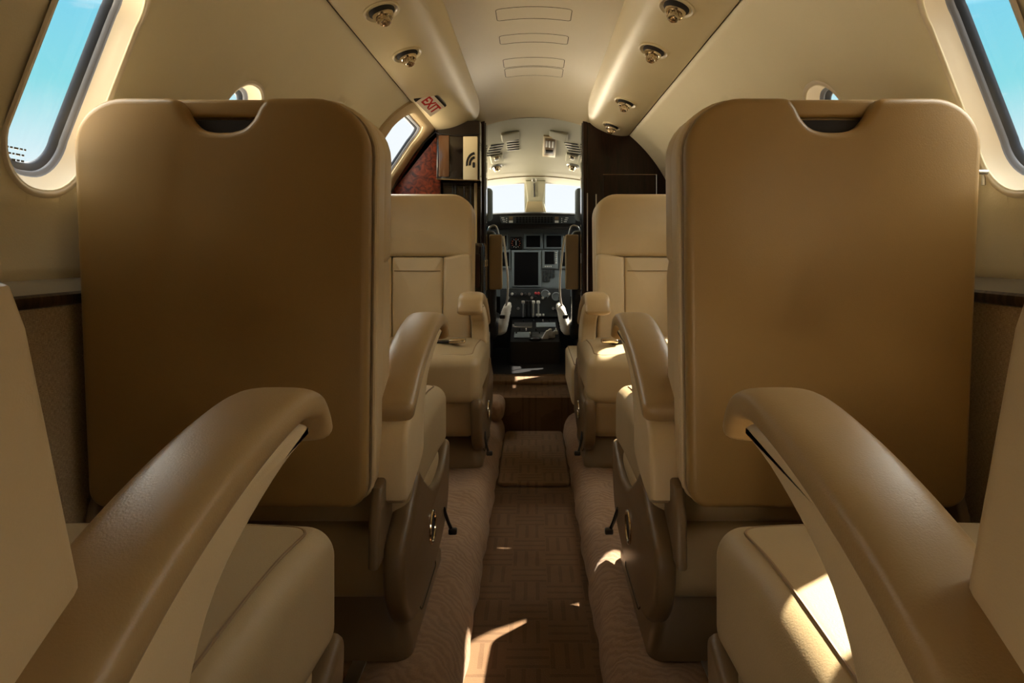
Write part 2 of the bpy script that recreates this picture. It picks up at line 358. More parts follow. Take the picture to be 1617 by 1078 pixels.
# (side, Y centre, width, s from, s to, radius, exit?)
SB = math.asin(.090/.735)*R0
for side in (-1, 1):
    for (yc, w, st) in ((1.012, .168, .425), (1.55, .168, .372), (2.08, .26, .44), (2.61, .17, .40), (.44, .18, .40)):
        if side < 0 and yc < .5: continue        # unseen left window beside the camera left out to keep that side dim
        if side < 0 and yc > 2.5: continue      # the exit window takes this place on the left
        windows.append((side, yc, w, SB, math.asin(st/.735)*R0, w*.46))
windows.append((-1, 2.87, .44, math.asin(.25/.735)*R0, math.asin(.545/.735)*R0, .09))
def side_pt(side, Y, s, r=R0):
    v = hull(s/R0, Y, r); return Vector((v.x*side, v.y, v.z))
def cdt_wall(side):
    s0, s1 = TH_L*R0, TH_B*R0
    pts = []; edges = []
    ys = [Y0+(Y1-Y0)*i/60 for i in range(61)]; ss = [s0+(s1-s0)*j/24 for j in range(25)]
    holes = [win_outline(w[1], (w[3]+w[4])/2, w[2], w[4]-w[3], w[5]) for w in windows if w[0] == side]
    def inh(p, g=0):
        for h in holes:
            c = False; n = len(h)
            for i in range(n):
                a, b = h[i], h[i-1]
                if (a[1] > p[1]) != (b[1] > p[1]) and p[0] < (b[0]-a[0])*(p[1]-a[1])/(b[1]-a[1])+a[0]: c = not c
            if c: return True
        return False
    for y in ys:
        for s in ss:
            if not inh((y, s)): pts.append(Vector((y, s)))
    for h in holes:
        b = len(pts); n = 0; hh = []
        for p in h:
            if not hh or (Vector(p)-hh[-1]).length > 1e-4: hh.append(Vector(p))
        if (hh[0]-hh[-1]).length < 1e-4: hh.pop()
        pts += hh; edges += [(b+i, b+(i+1) % len(hh)) for i in range(len(hh))]
    r = geometry.delaunay_2d_cdt(pts, edges, [], 0, 1e-5)
    bm = BM(); vs = [bm.verts.new(side_pt(side, p.x, p.y)) for p in r[0]]
    for f in r[2]:
        c = sum((r[0][i] for i in f), Vector((0, 0)))/len(f)
        if not inh(c): bm.faces.new([vs[i] for i in f])
    return bm
for side, nm in ((-1, 'wall_left'), (1, 'wall_right')):
    o = link(nm, cdt_wall(side), M['wall'], sharp=60); tag(o, kind='structure')
    md = o.modifiers.new('skin', 'SOLIDIFY'); md.thickness = .006; md.offset = 0
# ceiling arch
bm = BM(); rings = []
NY = 50
for i in range(NY+1):
    Y = Y0+(Y1-Y0)*i/NY; rings.append([bm.verts.new(hull(TH_B+(PI-2*TH_B)*k/40, Y)) for k in range(41)])
for i in range(NY):
    for k in range(40): bm.faces.new((rings[i][k], rings[i][k+1], rings[i+1][k+1], rings[i+1][k]))
ceil = tag(link('ceiling', bm, M['bin'], sharp=80), kind='structure')
# ceiling access-panel seams (thin recessed outlines)
def ceil_h(x, Y): return hull(math.acos(x/R0), Y).z
for i, (ya, yb, hw) in enumerate(((2.06, 2.165, .116), (2.315, 2.41, .118), (2.60, 2.72, .118), (2.735, 2.86, .118))):
    r = []
    for (x, y) in rrect(0, (ya+yb)/2, 2*hw, yb-ya, [.012]*4, 4): r.append((x, y))
    dense = []
    for k in range(len(r)):
        a, b = Vector(r[k]), Vector(r[(k+1) % len(r)]); m_ = max(1, int((b-a).length/.02))
        for q in range(m_): dense.append(a+(b-a)*q/m_)
    bm = BM(); tube(bm, [(p.x, p.y, ceil_h(p.x, p.y)+.0005) for p in dense], .0014, 6, True)
    tag(link('trim_%d' % (i+20), bm, M['groove'], ceil), 'shadow gap around a drop-down panel')
# side ledges, lower fabric walls
for side in (-1, 1):
    prof = [(.7335, .748), (.722, .744), (.712, .741)]
    def strip(prof, m, nm, y0=Y0, y1=Y1):
        bm = BM(); a = [bm.verts.new((side*x, y0, z)) for x, z in prof]; b = [bm.verts.new((side*x, y1, z)) for x, z in prof]
        for k in range(len(prof)-1): bm.faces.new((a[k], a[k+1], b[k+1], b[k]))
        return link(nm, bm, m, sharp=35)
    sn = 'left' if side < 0 else 'right'
    tag(strip([(.745, .757), (.732, .757), (.722, .752), (.712, .742), (.708, .737)], M['ledge'], 'trim_%d' % (1 if side < 0 else 2)), kind='structure')
    tag(strip([(.708, .737), (.704, .733), (.703, .724), (.706, .718), (.712, .716)], M['ledgewood'], 'trim_%d' % (3 if side < 0 else 4)), kind='structure')
    tag(strip([(.712, .718), (.712, .55), (.712, .35), (.711, .15), (.708, .085)], M['fabric'], 'wall_%s_lower' % sn), kind='structure')
# hull closing ends and belly (keep daylight out)
bm = BM(); vs = [bm.verts.new((math.cos(2*PI*k/48)*.75, Y0, ZC+math.sin(2*PI*k/48)*.75)) for k in range(48)]
bm.faces.new(vs); tag(link('wall_aft', bm, M['ledgewood']), kind='structure')
# floors
bm = BM(); box(bm, -.15, .15, Y0, 3.02, -.02, 0); tag(link('floor', bm, M['carpet']), kind='structure')
fp = [(.130, -.01), (.128, .012), (.130, .032), (.137, .052), (.150, .072), (.168, .085), (.188, .091), (.21, .091), (.235, .089), (.74, .089)]
for side in (-1, 1):
    bm = BM(); rings = []
    NN = 180
    for i in range(NN+1):
        Y = Y0+(3.42-Y0)*i/NN
        wob = .0022*math.sin(Y*23+side)+.0014*math.sin(Y*51)
        rings.append([bm.verts.new((side*(x+(wob if z < .09 else 0)), Y, z+(wob if .01 < z and x < .24 else 0))) for x, z in fp])
    for i in range(NN):
        for k in range(len(fp)-1): bm.faces.new((rings[i][k], rings[i][k+1], rings[i+1][k+1], rings[i+1][k]))
    tag(link('floor', bm, M['roll'], sharp=60), kind='structure')
# carpet overlay edge bands on the sills at row gaps, seat tracks
for side in (-1, 1):
    for k, x in enumerate((.30, .60)):
        bm = BM(); box(bm, side*x-.012, side*x+.012, .2, 3.2, .088, .094)
        tag(link('trim_%d' % (30+(side > 0)*2+k), bm, M['steel']), kind='structure')
# step and cockpit threshold
bm = BM(); slab(bm, [(2.985, 0), (3.5, 0), (3.5, .165), (3.02, .165), (2.99, .155)], -.235, .235, .012, axis='x')
tag(link('floor', bm, M['carpet']), kind='structure')
bm = BM(); box(bm, -.72, .72, 3.42, 5.4, .12, .16); tag(link('floor', bm, M['black']), kind='structure')
bm = BM(); slab(bm, rrect(0, 3.30, .44, .15, [.02]*4, 3), .150, .182, .010, axis='z')
tag(link('threshold_mat', bm, M['mat']), 'rolled brown carpet strip across the cockpit threshold', 'mat')
bm = BM(); slab(bm, rrect(0, 2.64, .246, .67, [.02]*4, 4), 0.0, .014, .006, axis='z')
tag(link('aisle_mat', bm, M['mat']), 'small dark brown carpet mat lying in the aisle before the cockpit step', 'mat')
# folded end of carpet roll beside step (left)
bm = BM(); rbox(bm, (-.175, 2.93, .125), (.10, .20, .085), .035)
tag(link('carpet_fold', bm, M['roll']), 'folded hump of brown carpet at the left of the cockpit step', 'carpet')
# ------------------------------------------------------------------ windows
def build_window(i, w):
    side, yc, wd, s0, s1, r = w
    root = tag(empty('window_%d' % i, side_pt(side, yc, (s0+s1)/2)), kind='structure')
    off = -root.location
    sc = (s0+s1)/2; hg = s1-s0
    big = i == len(windows)
    def ringpts(grow, rad): return [side_pt(side, y, s, rad) for y, s in win_outline(yc, sc, wd, hg, r, grow)]
    def ringmesh(specs):
        bm = BM(); rs = []
        for g, rad in specs:
            rs.append([bm.verts.new(p) for p in ringpts(g, rad)])
        for a, b in zip(rs, rs[1:]):
            n = len(a)
            for k in range(n): bm.faces.new((a[k], a[(k+1) % n], b[(k+1) % n], b[k]))
        return bm
    if big: link('window_frame', ringmesh([(.115, R0-.001), (.112, R0-.012), (.02, R0-.014), (.004, R0-.004), (-.002, R0+.002), (-.010, R0+.008)]), M['frame'], root, off, sharp=70)
    else: link('window_frame', ringmesh([(.012, R0-.0032), (.008, R0-.0055), (.003, R0-.004), (0, R0), (-.003, R0+.010), (-.016, R0+.022)]), M['white'], root, off, sharp=70)
    k = R0+(.004 if big else .022); g0 = -.010 if big else -.016
    link('window_seal', ringmesh([(g0, k), (g0-.002, k+.003), (g0-.007, k+.004), (g0-.008, k+.008)]), M['gasket2'], root, off, sharp=70)
    link('window_seal', ringmesh([(g0-.008, k+.008), (g0-.018, k+.011), (g0-.020, k+.016)]), M['gasket'], root, off, sharp=70)
    bm = BM(); vs = [bm.verts.new(p) for p in ringpts(g0-.0190, k+.0145)]
    # curved pane as quads between the two sides
    n = len(vs); bm.faces.new(vs); bmesh.ops.triangulate(bm, faces=bm.faces)
    link('pane', bm, M['glass'], root, off, smooth=False)
    # outer collar so that no light leaks between lining and skin
    link('outer_collar', ringmesh([(g0-.020, k+.016), (.04, k+.020)]), M['gasket'], root, off)
    return root
WR = [build_window(i+1, w) for i, w in enumerate(windows)]
# warning placard and shade latch on the first windows
for idx, side in ((0, -1), (3, 1)):
    bm = BM()
    p = side_pt(side, 1.094, math.asin(.125/.735)*R0, R0-.004)
    tube(bm, [p+Vector((-side*.0, -.01, 0)), p+Vector((-side*.022, -.005, .001))], .004, 10)
    tube(bm, [p+Vector((0, 0, -.02)), p+Vector((0, .001, .006))], .003, 8)
    o = link('shade_latch', bm, M['steel'], WR[idx], -WR[idx].location)
bm = BM()
rows = [(.142, (.8, .5, .9, .6, .4)), (.134, (.5, .7, .4, .9, .5)), (.126, (.9, .4, .7, .6, .6))]
for hz, ws in rows:
    y = 0.972
    for wv in ws:
        a = side_pt(-1, y, math.asin(hz/.735)*R0, R0+.033); b = side_pt(-1, y+.009*wv, math.asin(hz/.735)*R0, R0+.033)
        box(bm, a.x-.0004, a.x+.0004, a.y, b.y, a.z-.0014, a.z+.0014); y += .009*wv+.003
link('placard_text', bm, M['black'], WR[0], -WR[0].location, smooth=False)
# ------------------------------------------------------------------ overhead consoles
BP = [(.472, .566), (.460, .561), (.445, .559), (.42, .560), (.38, .5675), (.34, .582), (.305, .600), (.280, .619), (.263, .640), (.253, .658), (.248, .671), (.248, .681), (.252, .686), (.256, .682), (.258, .672)]
def console(side, yend):
    bm = BM(); rings = []
    prof = cat([(x, 0, h) for x, h in BP], 3)
    prof.append(Vector((.285, 0, .668))); 
    ys = [Y0+(yend-.16-Y0)*i/30 for i in range(31)]+[yend-.16+.16*math.sin(PI/2*k/10) for k in range(1, 11)]
    for Y in ys:
        t = max(0, (Y-(yend-.16))/.16); lift = .075*(1-math.sqrt(max(0, 1-t*t)))
        sh = .10*(1-math.sqrt(max(0, 1-t*t)))
        row = []
        for p in prof:
            kx = (.46-p.x)/.21
            row.append(bm.verts.new((side*(p.x), Y-(.0 if True else 0)+(-.10*t*t*max(0, 1-kx)*0), ZC+p.z+lift*(.5 if p.z > .6 else 1))))
        rings.append(row)
    for a, b in zip(rings, rings[1:]):
        for k in range(len(a)-1): bm.faces.new((a[k], a[k+1], b[k+1], b[k]))
    # end cap up to the hull
    last = rings[-1]; top = [bm.verts.new((side*.26, yend, ZC+.70)), bm.verts.new((side*.46, yend, ZC+.60))]
    bm.faces.new(last+top)
    nm = 'overhead_console'
    sn = 'left' if side < 0 else 'right'
    o = link(nm, bm, M['bin'], sharp=50)
    tag(o, 'long cream overhead console %s' % ('on the left carrying the exit sign' if side < 0 else 'on the right with four chrome air nozzles'), 'overhead console')
    bm = BM(); tube(bm, [(side*.4655, Y0+(3.4-Y0)*i/20, ZC+.5635) for i in range(21)], .0022, 6)
    link('shadow_gap', bm, M['groove'], o)
    return o
console(-1, 3.33); console(1, 3.50)
def bin_surface(x):
    P = BP
    for (x0, h0), (x1, h1) in zip(P, P[1:]):
        if x1 <= x <= x0: 
            t = (x0-x)/(x0-x1); h = h0+(h1-h0)*t; n = Vector((-(h1-h0), 0, -(x0-x1))).normalized(); return h, n
    return .6, Vector((0, 0, -1))
def gasper(side, px, py, which):
    u = abs(px-CX)/F; v = (CY-py)/F
    best = min(((abs(bin_surface(x/1000)[0]*u/v-x/1000), x/1000) for x in range(270, 450)), key=lambda q: q[0])[1]
    h, n = bin_surface(best); Y = h/v; x = side*best
    n = Vector((side*-abs(n.x), 0, n.z))
    # n points down and towards the aisle
    loc = Vector((x, Y, ZC+h))
    root = tag(empty('air_nozzle', loc), 'chrome air nozzle, %s' % which, 'air nozzle', 'air nozzles on the overhead consoles')
    K = 1.5
    z = n; y = Vector((0, 1, 0)); xx = y.cross(z).normalized(); y = z.cross(xx).normalized(); R = Matrix((xx, y, z)).transposed()
    def el(prof, m, nm, tilt=0, cx=0, parent=root, sx=1, sy=1, nn=28):
        bm = BM(); Rt = R @ Matrix.Rotation(tilt, 3, 'X')
        rings = [[bm.verts.new(Rt @ (K*Vector((r*sx*math.cos(2*PI*k/nn), r*sy*math.sin(2*PI*k/nn), zz)))+R @ Vector((0, cx, 0))) for k in range(nn)] for r, zz in prof]
        loft(bm, rings); return link(nm, bm, m, parent)
    el([(.030, -.001), (.030, .0015), (.0275, .003), (.024, .001), (.022, -.004)], M['bin'], 'bezel', sy=1.35)
    el([(.0215, -.004), (.021, .002), (.0175, .006), (.0165, .004)], M['recess_shade'], 'socket', sy=1.2)
    el([(.0165, .002), (.0175, .006), (.0165, .011), (.0135, .015), (.0125, .0125), (.010, .012)], M['chrome'], 'eyeball', tilt=.35)
    el([(.0095, .008), (.0095, .0225), (.008, .0245), (.0055, .0235), (.005, .018)], M['chrome'], 'nozzle_tip', tilt=.35)
    bm = BM()
    Rt = R @ Matrix.Rotation(.35, 3, 'X')
    for k in range(8):
        a = 2*PI*k/8; c = Rt @ (K*Vector((.0105*math.cos(a), .0105*math.sin(a), .018))); rbox(bm, c, (.0045, .0045, .008), .001, 2, 2)
    link('grip_ribs', bm, M['chrome'], root)
gasper(-1, 603, 18, 'nearer of the two on the left console')
gasper(-1, 643, 86, 'on the left console nearest the exit sign')
gasper(1, 1068, 12, 'nearest the camera of four on the right console')
gasper(1, 1032, 80, 'second from the camera on the right console')
gasper(1, 988, 162, 'third from the camera on the right console')
gasper(1, 966, 199, 'farthest from the camera, at the rounded end of the right console')
# exit sign
x = .3915; h, n = bin_surface(x); Ye = .5655/.2208
n = Vector((abs(n.x), 0, n.z)); z = Vector((.30, -.50, -.72)).normalized()
# text reads along +Y to the viewer looking forward: up towards the aisle side
root = tag(empty('exit_sign', (-x, Ye, ZC+h-.002)), 'small white exit sign with red letters under the left overhead console', 'sign')
upv = Vector((-1, -.12, 0)); upv = (upv-z*upv.dot(z)).normalized(); rt = upv.cross(z).normalized()
def place(rt, up, n, o=Vector((0, 0, 0))):
    m_ = Matrix((rt, up, n)).transposed().to_4x4(); m_.translation = o; return m_
# reading direction: right towards the cockpit-outboard corner as in the photo
rt = Vector((.25, 1.0, 0)); rt = (rt-z*rt.dot(z)).normalized(); upv = z.cross(rt).normalized()
PM = place(rt, upv, z)
bm = BM(); rbox(bm, (0, 0, .010), (.110, .078, .020), .004, 2, 2); bmesh.ops.transform(bm, matrix=PM, verts=bm.verts); link('sign_frame', bm, M['black'], root)
bm = BM(); rbox(bm, (.003, -.004, .019), (.098, .068, .008), .003, 2, 2); bmesh.ops.transform(bm, matrix=PM, verts=bm.verts); link('sign_face', bm, M['signwhite'], root)
to = text_mesh('EXIT', .046, M['signred'], 'sign_letters', root, PM @ Matrix.Translation((.003, -.004, .0236)) @ Matrix.Diagonal((.85, 1.2, 1, 1)))
# ------------------------------------------------------------------ seats
ZB = .09
def seat(label, x, y, face, aisle, recline=0.0, ac=.24, ce=.265, hwt=.22, hwb=.208, ptop=1.035, buckle=False, belt=True, wo=.215, shift=0.0):
    """local frame: seat faces +Y; aisle = +1/-1 side of local x the aisle is on"""
    rz = 0 if face > 0 else PI
    root = tag(empty('cabin_seat', (x, y, ZB), rz), label, 'seat')
    A = aisle
    O = (0, 0, -ZB)
    piv = Vector((0, -.03, .42)); ca, sa = math.cos(recline), math.sin(recline)
    def lean(bm):
        for v in bm.verts:
            q = v.co-piv; v.co = piv+Vector((q.x, q.y*ca-q.z*sa+shift, q.y*sa+q.z*ca))
    def L(nm, bm, m, parent=root, **k):
        return link(nm, bm, m, parent, O, **k)
    zb = .405; H = ptop-zb; W2 = (hwt+hwb)
    def taper(bm, bulge=0):
        for v in bm.verts:
            t = (v.co.z-zb)/H; v.co.x *= 1+(t-.5)*(hwt-hwb)/(hwt)
            # gentle crown: the back is slightly convex to the rear
    # --- rear panel with grab notch
    w = hwt*2; ra, rw = .085, .075
    rad = (ra, rw, .03, .03) if A > 0 else (rw, ra, .03, .03)
    out = rrect(0, zb+H/2, w, H, rad, 10)
    # cut the notch in the top edge (between index of the two top corners)
    nh, nd_ = .066, .052
    half = []
    notch = []
    for k in range(19):
        t = k/18; xx = nh*math.cos(PI*t); 
        prof = [(1, 0), (.86, .10), (.72, .45), (.60, .78), (.40, .95), (0, 1)]
        notch.append((nh*1.18*math.cos(PI*t) if False else None))
    pr = cat([(1.25, 0, 0), (1.02, -.04, 0), (.86, -.26, 0), (.72, -.60, 0), (.50, -.88, 0), (.22, -.985, 0), (0, -1, 0)], 4)
    nl = [(p.x*nh, ptop+p.y*nd_) for p in pr]; nl = nl+[(-a, b) for a, b in reversed(nl[:-1])]
    i_r = 10; o2 = out[:11]+nl+out[11:]
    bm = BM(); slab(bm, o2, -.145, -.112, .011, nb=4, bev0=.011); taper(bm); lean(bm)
    back = L('rear_panel', bm, M['leather_shaded'])
    # --- body of the back rest between panel and cushions
    bm = BM(); slab(bm, rrect(0, zb+H/2+.002, w+.010, H+.004, [v+.004 for v in rad], 10), -.098, -.03, .028, nb=6, bev0=.006); taper(bm); lean(bm)
    body = L('backrest', bm, M['leather_lit'])
    # dark sheet for the notch's shade fills the gap behind the panel, short of the edge
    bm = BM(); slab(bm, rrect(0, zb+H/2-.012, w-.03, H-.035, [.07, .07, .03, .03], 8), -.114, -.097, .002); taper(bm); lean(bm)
    L('notch_shade', bm, M['recess_shade'], body)
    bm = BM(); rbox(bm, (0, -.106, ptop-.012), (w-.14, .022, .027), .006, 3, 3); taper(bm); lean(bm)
    L('top_lip', bm, M['leather_shaded'], body)
    # welt piping round rear panel
    bm = BM(); pts = [(a, -.100, b) for a, b in rrect(0, zb+H/2, w+.002, H, rad, 8)]; tube(bm, pts, .0042, 8, True); taper(bm); lean(bm)
    L('piping', bm, M['leather_lit'], body)
    # --- front face: head cushion, centre panel, bolsters
    hz = .775
    bm = BM(); slab(bm, rrect(0, (hz+ptop)/2+.0, w+.004, ptop-hz, [rad[0]-.004, rad[1]-.004, .016, .016], 8), -.05, .030, .022, puff1=.010, nb=5); taper(bm); lean(bm)
    L('headrest', bm, M['leather_lit'])
    cw = .105
    bm = BM(); slab(bm, rrect(0, (hz+.42)/2, w-2*cw-.004, hz-.42-.004, [.008]*4, 4), -.05, .018, .010, puff1=.012); taper(bm); lean(bm)
    cp = L('back_cushion', bm, M['leather_lit'])
    bm = BM(); tube(bm, [(-w/2+cw+.012+(w-2*cw-.024)*k/10, .0225+.006*(1-(k/5-1)**2), hz-.055) for k in range(11)], .0016, 6); taper(bm); lean(bm)
    L('stitch_line', bm, M['seam'], cp)
    for s in (-1, 1):
        ol = [(s*(w/2-cw), .42), (s*(w/2-cw), hz-.003), (s*(w/2-.02), hz+.012), (s*(w/2-.004), hz+.006), (s*(w/2), hz-.02), (s*(w/2), .44), (s*(w/2-.01), .42)]
        bm = BM(); slab(bm, ol, -.05, .034, .014, nb=4); taper(bm); lean(bm)
        L('side_bolster', bm, M['leather_lit'])
    # --- hinge ears at the bottom of the back
    for s in (-1, 1):
        bm = BM(); slab(bm, [(-.13, .30), (-.03, .30), (-.02, .34), (-.03, .40), (-.065, .43), (-.105, .42), (-.125, .38)], s*(hwb+.006), s*(hwb+.024), .006, axis='x')
        L('hinge_cover', bm, M['shell'])
    # --- seat cushion
    xa, xb = A*ce, -A*wo
    cxm = (xa+xb)/2; wid = abs(xa-xb)
    def crown(q, t):
        q = q.copy()
        q.z += .018*(1-t.x**2)*(1 if t.z > 0 else 0)*(1-t.y**2)
        if t.z > 0: q.z += -.012*max(0, .2-t.y)
        if t.y > .5: q.z -= .010*(t.y-.5)*2
        q.y += .012*(1-t.x**2)*(1 if t.y > 0 else 0)
        return q
    bm = BM(); rbox(bm, (cxm, .235, .402), (wid, .53, .150), .034, 6, 8, crown); cu = L('seat_cushion', bm, M['cushion'])
    bm = BM(); ins = .036
    pts = []
    rr_ = [Vector(q) for q in rrect(cxm, .235, wid-2*ins*.75, .53-2*ins*.75, [.03]*4, 6)]; rd = []
    for q0, q1 in zip(rr_, rr_[1:]+rr_[:1]):
        m_ = max(1, int((q1-q0).length/.02)); rd += [tuple(q0+(q1-q0)*j/m_) for j in range(m_)]
    for (a, b) in rd:
        tx = (a-cxm)/(wid/2); ty = (b-.235)/.265
        pts.append((a, b, .402+.075-.0002+.018*(1-tx*tx)*(1-ty*ty)-.012*max(0, .2-ty)-(.010*(ty-.5)*2 if ty > .5 else 0)))
    tube(bm, pts, .0018, 6, True); L('welt_seam', bm, M['seam'], cu)
    # --- apron below
    def apr(q, t):
        q = q.copy(); q.x *= 1-.05*(.5-.5*t.z)-.0; q.y -= .05*(.5-.5*t.z)*(1 if t.y > 0 else 0); return q
    bm = BM(); rbox(bm, (cxm, .225, .262), (wid-.012, .50, .138), .035, 5, 6, apr); L('seat_apron', bm, M['cushion'])
    # --- pedestal
    rings = []; bm = BM()
    for z, hx, y0_, y1_ in ((.092, .9, -.02, .40), (.11, .9, -.02, .40), (.20, .80, .0, .33), (.235, .76, .0, .32)):
        rings.append([bm.verts.new((cxm+A*.012+a*1, b, z)) for a, b in rrect(0, (y0_+y1_)/2, wid*hx*1.06, y1_-y0_, [.03]*4, 5)])
    loft(bm, rings); pd = L('pedestal', bm, M['shell'])
    bm = BM(); px_ = cxm+A*.012
    hx0, hx1 = wid*.9*.53, wid*.80*.53
    pts = [(px_+a, .404-(b-.11)*.78, b) for a, b in rrect(0, .155, .20, .075, [.012]*4, 4)]
    tube(bm, pts, .0015, 6, True); L('panel_gap', bm, M['groove'], pd); bm = BM()
    pts = []
    for a, b in rrect(.20, .152, .20, .075, [.014]*4, 4): 
        t = (b-.11)/.09; pts.append((px_+A*(hx0+(hx1-hx0)*t+.0003), a, b))
    tube(bm, pts, .0015, 6, True)
    L('panel_gap', bm, M['groove'], pd)
    # --- aisle side shroud
    sx = xa
    ol = cat([(.49, .335, 0), (.495, .27, 0), (.47, .20, 0), (.41, .155, 0), (.28, .135, 0), (.10, .135, 0), (-.02, .16, 0), (-.09, .23, 0), (-.10, .31, 0), (-.05, .345, 0), (.0, .37, 0), (.05, .40, 0), (.12, .36, 0), (.25, .30, 0), (.38, .30, 0)], 5, True)
    ol = [(p.x, p.y) for p in ol]
    bm = BM(); slab(bm, ol, sx-A*.03, sx+A*.006, .012, axis='x'); sh = L('side_shroud', bm, M['shell'])
    bm = BM(); pts = [(sx+A*.007, .20+.018*math.cos(t)*1.9, .235+.030*math.sin(t)) for t in [2*PI*k/28 for k in range(28)]]; tube(bm, pts, .0035, 8, True)
    hd = L('recline_handle', bm, M['chrome'], sh)
    bm = BM(); slab(bm, [(.20+.033*math.cos(t), .235+.029*math.sin(t)) for t in [2*PI*k/28 for k in range(28)]], sx+A*.004, sx+A*.0065, .001, axis='x'); L('handle_recess', bm, M['recess_shade'], sh)
    bm = BM(); tube(bm, [(sx+A*.006, .38, .205), (sx+A*.014, .40, .165), (sx+A*.020, .405, .148)], .004, 8); rbox(bm, (sx+A*.024, .405, .142), (.020, .016, .014), .004, 2, 2)
    L('release_lever', bm, M['black'], sh)
    # --- arms
    for s in (A, -A):
        xc = s*ac if s == A else -A*(wo-.022)
        wp = .077 if s == A else .045
        path = cat([(xc, -.03, .528), (xc, .03, .562), (xc, .10, .594), (xc, .19, .621), (xc, .28, .638), (xc, .345, .643), (xc, .388, .635), (xc, .408, .617), (xc, .416, .602)], 5)
        N = len(path); ws = [wp*(.88+.16*math.sin(PI*min(1, i/(N*.75)))) if i < N*.75 else wp*1.04 for i in range(N)]
        ws = [wp*(1.0+.08*i/N) for i in range(N)]; ts = [.044-.018*(i/N)**1.5 for i in range(N)]
        bm = BM(); sweep(bm, path, ws, ts, e=3.1)
        arm = L('armrest', bm, M['leather'])
        ol = [(-.06, .49), (-.01, .53), (.07, .57), (.16, .602), (.26, .620), (.33, .626), (.372, .618), (.362, .606), (.30, .596), (.225, .575), (.165, .548), (.13, .508), (.115, .46), (.10, .41), (-.06, .38), (-.075, .43)]
        ol = [(p.x, p.y) for p in cat([(a, b, 0) for a, b in ol], 3, True)]
        tw = .026 if s == A else .015; sd_ = A if s == A else -A
        bm = BM(); slab(bm, ol, xc-sd_*tw*.8, xc+sd_*(tw+.006), .009, axis='x'); L('arm_panel', bm, M['leather_lit'], arm)
    # --- lap belt
    if buckle:
        bm = BM(); xx = A*(ce-.085)
        rbox(bm, (xx, .36, .500), (.055, .035, .012), .004, 2, 2); bk = L('belt_buckle', bm, M['chrome'])
        bm = BM(); rbox(bm, (xx-A*.05, .33, .494), (.09, .045, .006), .002, 2, 2); L('belt_strap', bm, M['black'], bk)
    return root
seat('nearest tan seat at lower left, its aisle armrest sweeping up to the right', -.478, .34, 1, 1, recline=.27, shift=.085, ac=.213, ce=.241, wo=.205, hwt=.211)
seat('nearest tan seat at lower right with a sun patch on its cushion', .473, .34, 1, -1, recline=.27, shift=.085, ac=.222, ce=.256, wo=.21)
seat('tan seat seen from behind on the left, its back panel in deep shadow', -.474, 1.195, 1, 1, recline=.035, ac=.232, ce=.260)
seat('tan seat seen from behind on the right, its back panel golden brown', .455, 1.195, 1, -1, recline=.035, ac=.232, ce=.255)
seat('tan seat facing the camera on the left, below the exit window', -.445, 2.62, -1, -1, recline=.03, ac=.238, ce=.277, hwt=.205, hwb=.200, ptop=1.015, buckle=True)
seat('tan seat facing the camera on the right, before the walnut partition', .445, 2.62, -1, 1, recline=.03, ac=.238, ce=.280, hwt=.205, hwb=.200, ptop=1.015, buckle=True)
# side-facing jump seat behind the right aft-facing seat
root = tag(empty('jump_seat', (.20, 2.96, ZB)), 'low boxy tan jump seat jutting into the aisle beside the walnut partition', 'seat')
O = (-.20, -2.96, -ZB)
bm = BM(); rbox(bm, (.188, 2.97, .265), (.078, .56, .165), .022, 5, 6); link('seat_cushion', bm, M['leather_lit'], root, O)
bm = BM(); tube(bm, [(a, b, .347) for a, b in rrect(.188, 2.97, .055, .535, [.01]*4, 4)], .0018, 6, True); link('welt_seam', bm, M['seam'], root, O)
bm = BM(); rbox(bm, (.205, 2.96, .138), (.06, .54, .092), .012, 3, 3); link('pedestal', bm, M['shell'], root, O)
# ------------------------------------------------------------------ forward bulkhead, cabinets
def arc_poly(r, a0, a1, n, z0=ZC): return [(math.cos(a0+(a1-a0)*k/n)*r, z0+math.sin(a0+(a1-a0)*k/n)*r) for k in range(n+1)]
# right partition: dark wood between wall and doorway
ol = arc_poly(.742, math.radians(-70), math.radians(69), 30)
ol = [(a, b) for a, b in ol if a > .245]
ol = [(.245, ol[0][1])]+ol+[(.245, ol[-1][1])]
root = tag(empty('partition', (.45, 3.36, .09)), 'dark walnut partition right of the cockpit doorway with an inset door panel', 'partition')
O = (-.45, -3.36, -.09)
bm = BM(); slab(bm, ol, 3.345, 3.375, .003); link('wood_panel', bm, M['dwood'], root, O)
bm = BM(); slab(bm, rrect(.47, 1.02, .26, .30, [.01]*4, 3), 3.339, 3.346, .003); link('door_panel', bm, M['dwood'], root, O)
bm = BM(); tube(bm, [(.338, 3.339, 1.17), (.60, 3.339, 1.17), (.60, 3.339, .87)], .002, 6); link('door_trim', bm, M['chrome'], root, O)
# left wood closeout with burl
ol = arc_poly(.742, math.radians(111), math.radians(250), 30); ol = [(a, b) for a, b in ol if a < -.245]; ol = [(-.245, ol[0][1])]+ol+[(-.245, ol[-1][1])]
root = tag(empty('partition', (-.45, 3.36, .09)), 'glossy red burl wood partition curving down beside the left exit window', 'partition')
O = (.45, -3.36, -.09)
bm = BM(); slab(bm, ol, 3.385, 3.40, .003); link('wood_panel', bm, M['dwood'], root, O)
ol = arc_poly(.728, math.radians(125), math.radians(177), 24)
ol = ol+[(-.44, .84), (-.44, 1.0), (-.44, ol[0][1])]
bm = BM(); slab(bm, ol, 3.215, 3.24, .006); link('burl_panel', bm, M['burl'], root, O)
bm = BM(); tube(bm, [(a, 3.212, b) for a, b in arc_poly(.724, math.radians(125), math.radians(177), 24)], .006, 8); link('black_edge', bm, M['black'], root, O)
